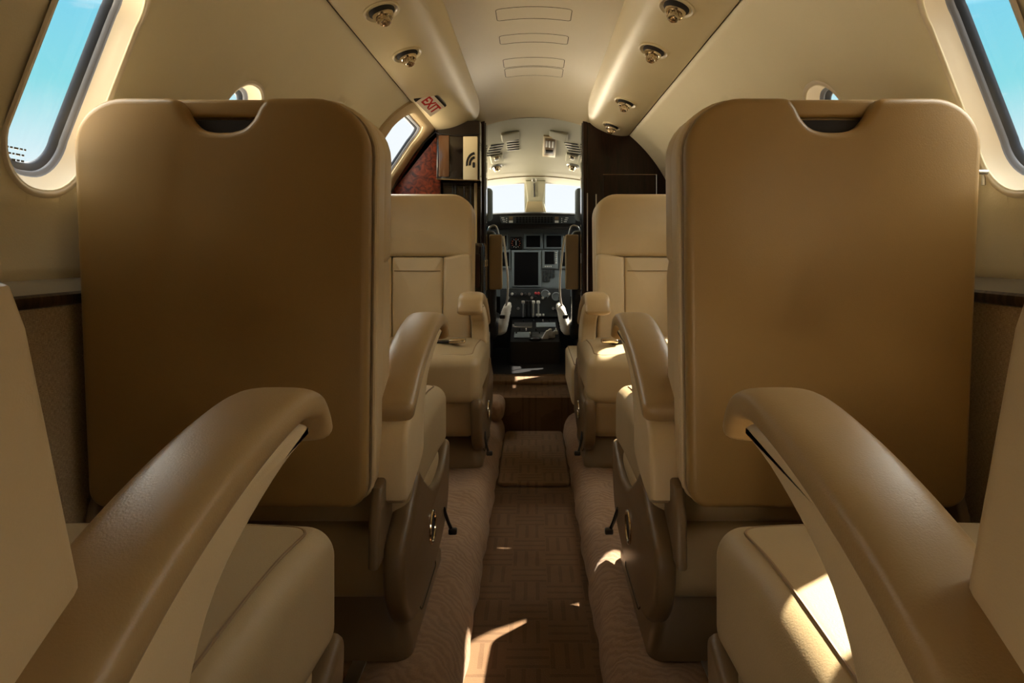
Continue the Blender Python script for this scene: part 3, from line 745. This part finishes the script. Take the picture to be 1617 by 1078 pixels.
# upper galley cabinet
root = tag(empty('galley_cabinet', (-.35, 3.25, 1.10)), 'glossy dark hanging cabinet with a curved emblem on its pale door', 'cabinet')
O = (.35, -3.25, -1.10)
bm = BM(); slab(bm, [(-.452, 1.13), (-.25, 1.125), (-.25, 1.40), (-.452, 1.40)], 3.16, 3.38, .006); link('body', bm, M['gloss'], root, O)
bm = BM(); slab(bm, rrect(-.415, 1.235, .048, .19, [.003]*4, 2), 3.148, 3.161, .002); link('door', bm, M['brownglass'], root, O)
bm = BM(); slab(bm, rrect(-.293, 1.225, .066, .20, [.003]*4, 2), 3.148, 3.161, .002); dr = link('door', bm, M['bin'], root, O); dr['label'] = 'pale cream door with curved emblem'
bm = BM()
cx_, cz_ = -.268, 1.195
for r0, r1, a0, a1 in ((.036, .046, 88, 190), (.021, .031, 88, 190)):
    a = [(cx_-.004+r*math.cos(math.radians(t))*.9, cz_+r*1.25*math.sin(math.radians(t))) for r, ts_ in ((r0, range(a0, a1, 8)), (r1, range(a1-1, a0-1, -8))) for t in ts_]
    slab(bm, a, 3.1455, 3.1485, .0005)
slab(bm, rrect(-.277, 1.193, .012, .026, [.005]*4, 3), 3.1455, 3.1485, .0005)
link('emblem', bm, M['black'], dr, O)
bm = BM(); tube(bm, [(-.452+.2*k/8, 3.15-.004*math.sin(PI*k/8), 1.342-.012*math.sin(PI*k/8*.9)) for k in range(9)], .0018, 6); link('top_trim', bm, M['black'], root, O)
bm = BM(); tube(bm, [(-.452, 3.15, 1.128), (-.25, 3.15, 1.122)], .0022, 6); link('bottom_trim', bm, M['chrome'], root, O)
# tall black column (open niche) below it
root = tag(empty('galley_column', (-.35, 3.3, ZB)), 'tall gloss black galley column with thin vertical rails left of the cockpit doorway', 'cabinet')
O = (.35, -3.3, -ZB)
bm = BM(); slab(bm, [(-.50, .09), (-.252, .09), (-.252, 1.125), (-.50, 1.125)], 3.26, 3.38, .004); link('body', bm, M['gloss'], root, O)
for xx in (-.385, -.372, -.330, -.300):
    bm = BM(); rbox(bm, (xx, 3.255, .98), (.006, .012, .28), .002, 2, 2); link('rail', bm, M['gloss'], root, O)
bm = BM(); rbox(bm, (-.277, 3.252, .95), (.014, .014, .34), .004, 2, 2); link('side_stile', bm, M['leather'], root, O)
# lower drawer cabinet
root = tag(empty('drawer_cabinet', (-.33, 3.12, ZB)), 'low glossy dark drawer cabinet with chrome latches beside the aisle at the left doorway', 'cabinet')
O = (.33, -3.12, -ZB)
bm = BM(); slab(bm, [(-.45, .09), (-.222, .09), (-.222, .815), (-.23, .832), (-.45, .832)], 3.02, 3.25, .012); link('body', bm, M['gloss'], root, O)
for k, (za, zb_) in enumerate(((.63, .79), (.45, .61), (.25, .43))):
    bm = BM(); slab(bm, rrect(-.30, (za+zb_)/2, .125, zb_-za-.01, [.008]*4, 3), 3.010, 3.022, .003); d = link('drawer', bm, M['dwood'], root, O)
    for yy in (3.075, 3.185):
        bm = BM(); rbox(bm, (-.219, yy, (za+zb_)/2+.03), (.010, .014, .032), .004, 3, 3); link('latch', bm, M['chrome'], d, O)
# door jambs
for side, Yj, nm in ((-1, 3.40, 'left'), (1, 3.40, 'right')):
    root = tag(empty('door_jamb', (side*.245, Yj, .165)), 'dark glossy %s jamb of the cockpit doorway with a bright metal edge' % nm, 'door frame')
    O = (-side*.245, -Yj, -.165)
    bm = BM(); rbox(bm, (side*.252, Yj-.03, .81), (.024, .06, 1.29), .005, 2, 2); link('post', bm, M['dwood'], root, O)
    bm = BM(); rbox(bm, (side*.239, Yj+.015, .80), (.006, .10, 1.26), .002, 2, 2); link('metal_edge', bm, M['gloss'], root, O)
    if side > 0:
        for xx, z0_, z1_ in ((.262, .60, 1.08), (.305, .60, 1.075)):
            bm = BM(); rbox(bm, (xx, Yj-.058, (z0_+z1_)/2), (.006, .006, z1_-z0_), .002, 2, 2); link('edge_highlight', bm, M['knob'], root, O)  # pale strips stand in for highlights along the glossy edges
    for zz in (1.21, 1.13, .76, .55):
        bm = BM(); rbox(bm, (side*.2355, Yj+.0, zz), (.004, .02, .05), .001, 2, 2); link('hinge_plate', bm, M['steel'], root, O)
# arch above doorway (cream)
bm = BM()
n = 24; A_ = []; B_ = []
for k in range(n+1):
    x = -.26+.52*k/n; A_.append(bm.verts.new((x, 3.40, ZC+.662-.62*x*x))); B_.append(bm.verts.new((x, 3.40, ZC+.76)))
for k in range(n): bm.faces.new((A_[k], A_[k+1], B_[k+1], B_[k]))
tag(link('wall_front', bm, M['bin']), kind='structure')
bm = BM(); tube(bm, [(-.24+.48*k/n, 3.398, ZC+.6615-.62*(-.24+.48*k/n)**2) for k in range(n+1)], .0022, 6)
tag(link('trim_5', bm, M['groove']), kind='structure')
# outer bulkhead so that daylight only enters the cabin by openings
# ------------------------------------------------------------------ cockpit shell
def ck_h(x, Y): 
    base = .668-.1905*(Y-3.40)
    return base+.012*(Y-3.4)-(.62-.42*(Y-3.4)/1.2)*x*x
def ck_w(Y): return .70-.10*max(0, Y-3.8)
bm = BM(); rings = []
for i in range(25):
    Y = 3.40+(4.62-3.40)*i/24; row = []
    w = .62-.06*(Y-3.4)
    for k in range(25):
        x = -w+2*w*k/24; row.append(bm.verts.new((x, Y, ZC+ck_h(x, Y))))
    rings.append(row)
for a, b in zip(rings, rings[1:]):
    for k in range(24): bm.faces.new((a[k], a[k+1], b[k+1], b[k]))
ckc = tag(link('ceiling', bm, M['cockcream'], sharp=60), kind='structure')
# cockpit side walls with side windows open to daylight
for side in (-1, 1):
    bm = BM()
    def quad(y0, y1, z0, z1):
        def pt(y, t): 
            w = .62-.06*(y-3.4); zt = ZC+ck_h(w, min(y, 4.62)); z = z0 if t == 0 else min(z1, zt)
            return (side*(w+.06*(1-min(1, z/1.3))), y, z)
        bm.faces.new([bm.verts.new(p) for p in (pt(y0, 0), pt(y1, 0), pt(y1, 1), pt(y0, 1))])
    quad(3.40, 5.2, .1, .95); quad(3.40, 3.9, .95, 1.6); quad(4.50, 4.64, .95, 1.6)
    tag(link('wall_cockpit_%s' % ('left' if side < 0 else 'right'), bm, M['dgrey']), kind='structure')
    bm = BM(); w = .60
    bm.faces.new([bm.verts.new((side*(.615-.06*(y-3.4)), y, z)) for y, z in ((3.88, .94), (4.52, .94), (4.52, 1.12), (3.88, 1.2))])
    tag(link('window_%d' % (40+(side > 0)), bm, M['glass'], smooth=False), kind='structure')
bm = BM(); box(bm, -.62, .62, 4.47, 4.50, .10, .93)
tag(link('wall_cockpit_front', bm, M['black']), kind='structure')
# windshield frame: sloped panel with two openings, top Y 4.60 bottom Y 4.85
def ws_pt(x, v):   # v: tangent of elevation
    t = (.105-v)/(.105-.045); Y = 4.58+.25*t+.0; return Vector((x, Y, ZC+v*Y))
openings = []
def outline3(x0, x1, v0, v1, r): return rrect((x0+x1)/2, (v0+v1)/2, x1-x0, v1-v0, [r]*4, 6)
def frame_mesh():
    sc = 4.65/F
    L_, R_ = (-.47, (828-CX)*sc), ((861-CX)*sc, .47)
    v0, v1 = .0480, .0985
    bm = BM()
    X = [-.60, L_[0], L_[1], R_[0], R_[1], .60]; V = [.02, v0, v1, .13]
    for i in range(5):
        for j in range(3):
            if j == 1 and i in (1, 3): continue
            xs = [X[i]+(X[i+1]-X[i])*k/6 for k in range(7)]
            for a, b in zip(xs, xs[1:]):
                vs = [bm.verts.new(ws_pt(a, V[j])), bm.verts.new(ws_pt(b, V[j])), bm.verts.new(ws_pt(b, V[j+1])), bm.verts.new(ws_pt(a, V[j+1]))]
                bm.faces.new(vs)
    return bm, L_, R_, v0, v1
bm, L_, R_, v0, v1 = frame_mesh()
o = link('wall_windshield', bm, M['cockcream'], sharp=60); tag(o, kind='structure')
md = o.modifiers.new('t', 'SOLIDIFY'); md.thickness = .02; md.offset = 1
for k, (a, b) in enumerate((L_, R_)):
    bm = BM(); bm.faces.new([bm.verts.new(ws_pt(x, v)+Vector((0, .012, 0))) for x, v in ((a, v0), (b, v0), (b, v1), (a, v1))])
    g = tag(link('window_%d' % (50+k), bm, M['glass'], smooth=False), kind='structure')
    bm = BM(); tube(bm, [ws_pt(x, v)+Vector((0, -.006, 0)) for x, v in [(a+(b-a)*q/10, v1) for q in range(11)]], .005, 6); link('upper_seal', bm, M['gasket2'], g)
# visor rail
bm = BM(); tube(bm, [(-.42+.84*k/30, 4.40, ZC+ck_h(-.42+.84*k/30, 4.40)-.012+.10*0) for k in range(31)], .004, 8)
tag(link('visor_rail', bm, M['chrome']), 'thin chrome sun visor rail across the cockpit ceiling above the windshield', 'rail')
# centre post casing and compass bracket
root = tag(empty('centre_post', (.0, 4.56, ZC+.25)), 'cream windshield centre post with a black vertical handle', 'post'); O = (0, -4.56, -ZC-.25)
bm = BM(); slab(bm, [(at(830, 300, 4.56).x, at(0, 286, 4.56).z), (at(861, 300, 4.56).x, at(0, 286, 4.56).z), (at(858, 300, 4.56).x, at(0, 318, 4.56).z), (at(863, 0, 4.56).x, at(0, 336, 4.56).z), (at(828, 0, 4.56).x, at(0, 336, 4.56).z), (at(833, 0, 4.56).x, at(0, 318, 4.56).z)], 4.53, 4.575, .008); link('post', bm, M['cockcream'], root, O)
bm = BM(); slab(bm, [(at(832, 0, 4.5).x, at(0, 318, 4.5).z), (at(856, 0, 4.5).x, at(0, 318, 4.5).z), (at(860, 0, 4.5).x, at(0, 336, 4.5).z), (at(829, 0, 4.5).x, at(0, 336, 4.5).z)], 4.49, 4.53, .006); link('lower_cover', bm, M['bin'], root, O)
bm = BM(); a = at(843.5, 289, 4.52); b = at(844, 311, 4.52); tube(bm, [a, (a+b)/2, b], .0055, 8); link('handle', bm, M['black'], root, O)
bm = BM(); c = at(843.5, 284, 4.50); tube(bm, [c+Vector((.013*math.cos(t), 0, .013*math.sin(t))) for t in [2*PI*k/16 for k in range(16)]], .004, 8, True); link('handle_ring', bm, M['steel'], root, O)
# overhead fittings
def ck_at(px, py):
    lo, hi = 3.42, 4.62
    for _ in range(40):
        m_ = (lo+hi)/2; p = at(px, py, m_)
        if p.z < ZC+ck_h(p.x, m_): lo = m_
        else: hi = m_
    return at(px, py, lo)
def ck_frame(p):
    n = Vector((-1.1*p.x, -.1905, -1)).normalized(); y = Vector((0, 1, -.19)); y = (y-n*y.dot(n)).normalized(); x = y.cross(n).normalized(); x = -x if x.x < 0 else x
    m_ = Matrix((x, y, n)).transposed().to_4x4(); m_.translation = p; return m_
def grille(px, py, w, l, which, rz=0):
    p = ck_at(px, py); root = tag(empty('air_grille', p), 'slotted grey air grille in the cockpit ceiling, %s' % which, 'air grille', 'cockpit ceiling grilles')
    Mx = ck_frame(Vector((0, 0, 0))+p) @ Matrix.Rotation(rz, 4, 'Z'); Mx.translation = (0, 0, 0)
    bm = BM(); rbox(bm, (0, 0, .001), (w, l, .006), .002, 2, 2); bmesh.ops.transform(bm, matrix=Mx, verts=bm.verts); link('frame', bm, M['cockcream'], root)
    for k in range(5):
        bm = BM(); rbox(bm, (0, -l*.4+l*.2*k, .0045), (w*.9, l*.10, .003), .001, 1, 1); bmesh.ops.transform(bm, matrix=Mx, verts=bm.verts); link('slot', bm, M['black'], root)
grille(810, 228, .075, .19, 'inner one left of centre')
grille(781, 236, .085, .19, 'at the left jamb', .25)
grille(906, 234, .085, .19, 'at the right jamb', -.25)
p = ck_at(868, 230); root = tag(empty('switch_panel', p), 'small cream overhead switch panel with dark display right of the cockpit centre', 'switch panel')
Mx = ck_frame(p); Mx.translation = (0, 0, 0)
for nm, c, s, m_ in (('housing', (0, 0, .004), (.074, .34, .012), 'bin'), ('face', (0, 0, .010), (.056, .28, .004), 'shell'), ('display', (0, .07, .013), (.044, .06, .004), 'black')):
    bm = BM(); rbox(bm, c, s, .003, 2, 2); bmesh.ops.transform(bm, matrix=Mx, verts=bm.verts); link(nm, bm, M[m_], root)
for k in range(3):
    bm = BM(); rbox(bm, (-.017+.017*k, -.06, .013), (.010, .10, .005), .002, 2, 2); bmesh.ops.transform(bm, matrix=Mx, verts=bm.verts); link('switch', bm, M['knob'], root)
for px, py, w in ((806, 214, 'left'), (882, 213, 'right')):
    p = ck_at(px, py); Mx = ck_frame(p); Mx.translation = (0, 0, 0)
    bm = BM(); rbox(bm, (0, 0, .004), (.10, .12, .022), .010, 4, 3, lambda q, t: Vector((q.x, q.y, q.z*(.62-.38*t.x*(1 if px < 840 else -1)))))
    bmesh.ops.transform(bm, matrix=Mx, verts=bm.verts); o = link('ceiling_pocket', bm, M['cockcream']); o.location = p
    tag(o, 'smooth cream moulded pocket in the cockpit ceiling, %s of centre' % w, 'ceiling pocket', 'cockpit ceiling pockets')
for px, py, w in ((784, 248, 'left'), (904, 247, 'right')):
    p = ck_at(px, py); root = tag(empty('dome_light', p), 'small cream cockpit dome light ahead of the %s grille' % w, 'lamp', 'cockpit dome lights'); Mx = ck_frame(p); Mx.translation = (0, 0, 0)
    bm = BM(); rbox(bm, (0, .0, .006), (.075, .14, .022), .009, 3, 3); bmesh.ops.transform(bm, matrix=Mx, verts=bm.verts); link('housing', bm, M['cockcream'], root)
    bm = BM(); rbox(bm, (0, -.04, .018), (.03, .05, .02), .006, 3, 3); bmesh.ops.transform(bm, matrix=Mx, verts=bm.verts); link('switch', bm, M['chrome'], root)
for px, py, w in ((783, 262, 'left'), (905, 261, 'right')):
    p = ck_at(px, py); root = tag(empty('air_nozzle', p), 'round chrome air nozzle on the cockpit ceiling, %s side' % w, 'air nozzle', 'cockpit ceiling nozzles'); Mx = ck_frame(p).to_3x3()
    bm = BM(); lathe(bm, [(.038, -.002), (.040, .006), (.034, .012), (.028, .006)], R=Mx); link('bezel', bm, M['steel'], root)
    bm = BM(); lathe(bm, [(.026, .0), (.026, .014), (.018, .03), (.010, .032), (.008, .02)], R=Mx); link('eyeball', bm, M['chrome'], root)
# ------------------------------------------------------------------ instrument panel
YP = 4.40
def pr(bm, x0, y0, x1, y1, ya, yb, r=.002, Y=YP):
    """box spanning pixel rectangle measured at depth Y, from depth ya to yb"""
    a, b = at(x0, y1, Y), at(x1, y0, Y); rbox(bm, ((a.x+b.x)/2, (ya+yb)/2, (a.z+b.z)/2), (b.x-a.x, abs(yb-ya), b.z-a.z), r, 2, 2)
root = tag(empty('instrument_panel', (0, YP, .30)), 'grey cockpit instrument panel with black displays seen through the doorway', 'instrument panel'); O = (0, -YP, -.30)
bm = BM(); a, b = at(700, 468, YP), at(986, 358, YP); box(bm, a.x, b.x, YP, YP+.06, a.z, b.z); link('face', bm, M['grey'], root, O)
for (x0, y0, x1, y1) in ((827, 369, 857, 393), (859, 369, 890, 393), (808, 395, 854, 453), (856, 395, 881, 424), (884, 395, 900, 424), (789, 369, 802, 393), (789, 395, 806, 424)):
    bm = BM(); pr(bm, x0, y0, x1, y1, YP-.012, YP+.01, .004); bz = link('bezel', bm, M['grey'], root, O)
    q = (4, 3, 4, 3) if (x1-x0) > 20 else (2, 3, 2, 4)
    if (x0, y0) == (856, 395): q = (4, 2, 6, 7)
    bm = BM(); pr(bm, x0+q[0], y0+q[1], x1-q[2], y1-q[3], YP-.014, YP, .001); link('screen', bm, M['screen'], bz, O)
    if (x0, y0) == (856, 395):
        for k in range(6):
            bm = BM(); pr(bm, 877, 398+3.2*k, 879.5, 400+3.2*k, YP-.017, YP-.01, .001); link('button', bm, M['knob'], bz, O)
        for k in range(4):
            bm = BM(); pr(bm, 860+3*k, 419.5, 862+3*k, 421.5, YP-.017, YP-.01, .001); link('button', bm, M['knob'], bz, O)
# round gauge
bm = BM(); pr(bm, 804.5, 373.5, 825.5, 394.5, YP-.012, YP+.01, .012); g = link('gauge_housing', bm, M['black'], root, O)
RY = Matrix.Rotation(PI/2, 3, 'X'); c = at(815, 384, YP)+Vector((0, -.013, 0))
bm = BM(); lathe(bm, [(.036, -.004), (.036, .003), (.033, .003), (.032, .001)], c, RY); link('gauge_dial', bm, M['screen'], g, O)
for k in range(12):
    t = 2*PI*k/12; bm = BM(); p0 = c+Vector((math.sin(t)*.022, -.005, math.cos(t)*.022)); p1 = c+Vector((math.sin(t)*.030, -.005, math.cos(t)*.030)); tube(bm, [p0, p1], .0022, 6)
    link('tick', bm, M['orange'] if k in (0, 2, 3, 4, 8, 9, 10) else M['knob'], g, O)
bm = BM(); tube(bm, [c+Vector((0, -.005, -.014)), c+Vector((0, -.005, .018))], .002, 6); link('needle', bm, M['knob'], g, O)
# annunciator buttons
for j in range(3):
    for k in range(5):
        if j == 2 and k > 2: continue
        bm = BM(); pr(bm, 858+3.7*k, 426+6.3*j, 861+3.7*k, 431.5+6.3*j, YP-.006, YP+.004, .001); link('annunciator', bm, M['dgrey'], root, O)
# throttle shelf zone at the base of the panel
kn = random.Random(7)
bm = BM(); a, b = at(790, 500, 4.3), at(900, 455, 4.36); box(bm, a.x, b.x, 4.30, 4.40, a.z, b.z); link('switch_shelf', bm, M['dgrey'], root, O)
for k in range(16):
    px = 803+5.4*k+kn.uniform(-1, 1); py = kn.choice((464, 470, 478, 487))
    bm = BM(); c = at(px, py, 4.29); lathe(bm, [(.009, -.012), (.009, .004), (.006, .012), (.002, .012)], c, RY, 10); link('control_knob', bm, M[kn.choice(('knob', 'dgrey', 'black', 'steel'))], root, O)
for px, py in ((861, 464), (878, 468)):
    bm = BM(); c = at(px, py, 4.29); lathe(bm, [(.028, -.004), (.028, .006), (.024, .010), (.022, .006)], c, RY, 20); link('small_gauge', bm, M['grey'], root, O)
for k in range(2):
    bm = BM(); c = at(846+4.5*k, 463, 4.27); lathe(bm, [(.009, -.01), (.009, .01), (.004, .014)], c, RY, 12); link('red_knob', bm, M['red'], root, O)
# glareshield
root = tag(empty('glareshield', (0, 4.3, .90)), 'black padded glareshield with warning light strip below the windshield', 'glareshield'); O = (0, -4.3, -.90)
pts = [at(x, y, 4.30) for x, y in ((700, 341), (740, 338), (790, 335.5), (843, 334), (896, 335.5), (946, 338), (986, 341))]
top = cat(pts, 5); bm = BM(); rings = []
for p in top:
    zt = p.z; rings.append([bm.verts.new((p.x, y, z)) for y, z in ((4.30, zt-.010), (4.32, zt), (4.85, zt+.01), (4.85, zt-.10), (4.40, zt-.105), (4.31, at(0, 361, 4.30).z), (4.295, at(0, 354, 4.3).z))])
loft(bm, rings); link('hood', bm, M['black'], root, O)
bm = BM(); a, b = at(789, 353, 4.28), at(911, 341, 4.28); slab(bm, [(a.x+.012, a.z), (b.x-.012, a.z), (b.x, b.z), (a.x, b.z)], 4.275, 4.31, .003); st = link('warning_strip', bm, M['dgrey'], root, O)
for (px, py, w, h_, mm) in [(807, 344.5, 6, 5, 'shell'), (807, 350, 6, 3.5, 'knob'), (879, 344.5, 6, 5, 'shell'), (879, 350, 6, 3.5, 'knob')]+[(794+s, 344+3*j, 4.5, 1, 'knob') for j in range(3) for s in (j*1.2,)]+[(800, 345+3*j, 1.5, 1.2, 'knob') for j in range(3)]+[(887, 345+3*j, 1.5, 1.2, 'knob') for j in range(3)]+[(895-j*1.2, 344+3*j, 4.5, 1, 'knob') for j in range(3)]:
    bm = BM(); pr(bm, px-w/2, py-h_/2, px+w/2, py+h_/2, 4.270, 4.277, .0005, 4.28); link('warning_light', bm, M[mm], st, O)
bm = BM()
for k in range(12):
    for j in range(3): pr(bm, 815+4.9*k, 342.5+3.3*j, 819+4.9*k, 345+3.3*j, 4.272, 4.277, .0005, 4.28)
link('annunciator_grid', bm, M['screen'], st, O)
# centre pedestal with quadrant
root = tag(empty('centre_pedestal', (0, 4.05, .16)), 'grey centre pedestal with throttle levers and radio plates between the pilot seats', 'control pedestal'); O = (0, -4.05, -.16)
bm = BM(); zt1 = at(0, 503, 4.28).z; zt2 = at(0, 540, 3.85).z
slab(bm, [(3.84, .16), (4.32, .16), (4.32, zt1), (3.86, zt2)], -.135, .150, .006, axis='x'); link('body', bm, M['black'], root, O)
slope = math.atan2(zt1-zt2, .46)
def ped(px, py, w, l, hgt, m_, nm, parent=None):
    v = (CY-py)/F; Y = None
    for q in range(3860, 4330):
        yy = q/1000; z = zt2+(zt1-zt2)*(yy-3.86)/.46
        if (ZC+v*yy) >= z: 
            continue
        Y = yy
    if Y is None: Y = 3.9
    # first intersection
    for q in range(3860, 4330):
        yy = q/1000; z = zt2+(zt1-zt2)*(yy-3.86)/.46
        if ZC+v*yy <= z: Y = yy; break
    p = at(px, py, Y); bm = BM(); rbox(bm, (0, 0, hgt/2), (w, l, hgt), .003, 2, 2)
    bmesh.ops.transform(bm, matrix=Matrix.Translation(p) @ Matrix.Rotation(slope, 4, 'X'), verts=bm.verts)
    return link(nm, bm, M[m_], parent or root, O)
ped(826, 514, .11, .09, .008, 'steel', 'radio_plate'); ped(862, 514, .12, .09, .008, 'grey', 'radio_plate')
ped(824, 530, .09, .10, .008, 'grey', 'radio_plate'); ped(858, 530, .13, .10, .008, 'steel', 'radio_plate')
for k in range(14):
    ped(810+5.2*k+kn.uniform(-1, 1), kn.choice((508, 516, 522, 528)), .009, .012, .016, kn.choice(('knob', 'black', 'dgrey')), 'selector')
for px, m_ in ((826, 'steel'), (832, 'black'), (842, 'knob'), (850, 'knob'), (838, 'black')):
    bm = BM(); a = at(px, 500, 4.26); b = at(px, 477, 4.22); tube(bm, [a, b], .006, 8); rbox(bm, b, (.022, .02, .02), .006, 3, 2); link('lever', bm, M[m_], root, O)
for k in range(3):
    bm = BM(); c = at(848+5*k, 497, 4.22); rbox(bm, c, (.012, .012, .014), .003, 2, 2); link('toggle', bm, M['knob'], root, O)
# crumpled paper/checklist on pedestal
bm = BM(); c = at(868, 533, 3.92)+Vector((0, 0, .012))
for k in range(4):
    rbox(bm, c+Vector((-.02+.018*k, .01*k, .005+.012*(k % 2))), (.03, .03, .05-.008*k), .006, 2, 2, lambda q, t: Vector((q.x*(1-.5*t.z)+.3*q.z, q.y, q.z)))
tag(link('crumpled_cloth', bm, M['knob']), 'crumpled white cloth lying on the rear of the centre pedestal', 'cloth')
bm = BM(); c = at(845, 536, 3.90); lathe(bm, [(.036, -.03), (.036, .008), (.03, .014), (.01, .014)], c, None, 20)
tag(link('round_cap', bm, M['black']), 'round black cap standing on the rear of the centre pedestal', 'cap')
# ------------------------------------------------------------------ pilot seats
for side in (-1, 1):
    sn = 'left' if side < 0 else 'right'
    root = tag(empty('pilot_seat', (side*.36, 3.95, .16)), 'pilot seat on the %s of the cockpit with tan side pad and sheepskin' % sn, 'seat'); O = (-side*.36, -3.95, -.16)
    def X(x): return x*side
    bm = BM(); rbox(bm, (X(.37), 3.82, .63), (.32, .07, .56), .03, 4, 4); link('backrest', bm, M['black'], root, O)
    bm = BM(); rbox(bm, (X(.2115), 3.80, .735), (.072, .06, .305), .010, 3, 3); link('side_pad', bm, M['leather'], root, O)
    bm = BM(); tube(bm, cat([(X(.172), 3.86, .88), (X(.158), 3.87, .75), (X(.148), 3.88, .62), (X(.155), 3.90, .50), (X(.19), 3.92, .42)], 6), .006, 10); link('sheepskin_edge', bm, M['sheep'], root, O)
    bm = BM(); rbox(bm, (X(.172), 3.97, .405), (.052, .22, .17), .026, 4, 6, lambda q, t: Vector((q.x*(1-.25*t.z)+.022*side*(-t.z)+.004*math.sin(q.z*90+q.y*70), q.y+.03*t.z, q.z))); link('sheepskin_bolster', bm, M['sheep'], root, O)
    bm = BM(); rbox(bm, (X(.40), 4.02, .36), (.40, .46, .12), .04, 4, 4); link('seat_cushion', bm, M['black'], root, O)
    bm = BM(); rbox(bm, (X(.40), 4.0, .23), (.30, .38, .15), .01, 2, 2); link('base', bm, M['black'], root, O)
    bm = BM(); rbox(bm, (X(.32), 3.90, 1.06), (.17, .05, .19), .024, 5, 4); link('headrest', bm, M['bluegrey'], root, O)
    bm = BM(); tube(bm, cat([(X(.26), 3.86, .88), (X(.25), 3.86, .93), (X(.215), 3.86, .935), (X(.20), 3.86, .89)], 6), .006, 8); link('grab_loop', bm, M['steel'], root, O)
    bm = BM(); tube(bm, [(X(.30), 3.88, .88), (X(.30), 3.89, 1.0)], .007, 8); link('headrest_rod', bm, M['steel'], root, O)
    bm = BM(); rbox(bm, (X(.175), 3.80, .43), (.03, .03, .02), .005, 2, 2); link('lever_knob', bm, M['black'], root, O)
# pale plate standing in for a lit strip left of threshold
bm = BM(); slab(bm, rrect(3.46, .27, .05, .235, [.024, .024, .006, .006], 6), -.236, -.224, .003, axis='x')
tag(link('lit_strip', bm, M['sheep']), 'narrow pale round-topped plate standing in for a lit strip at the foot of the left door jamb', 'panel')
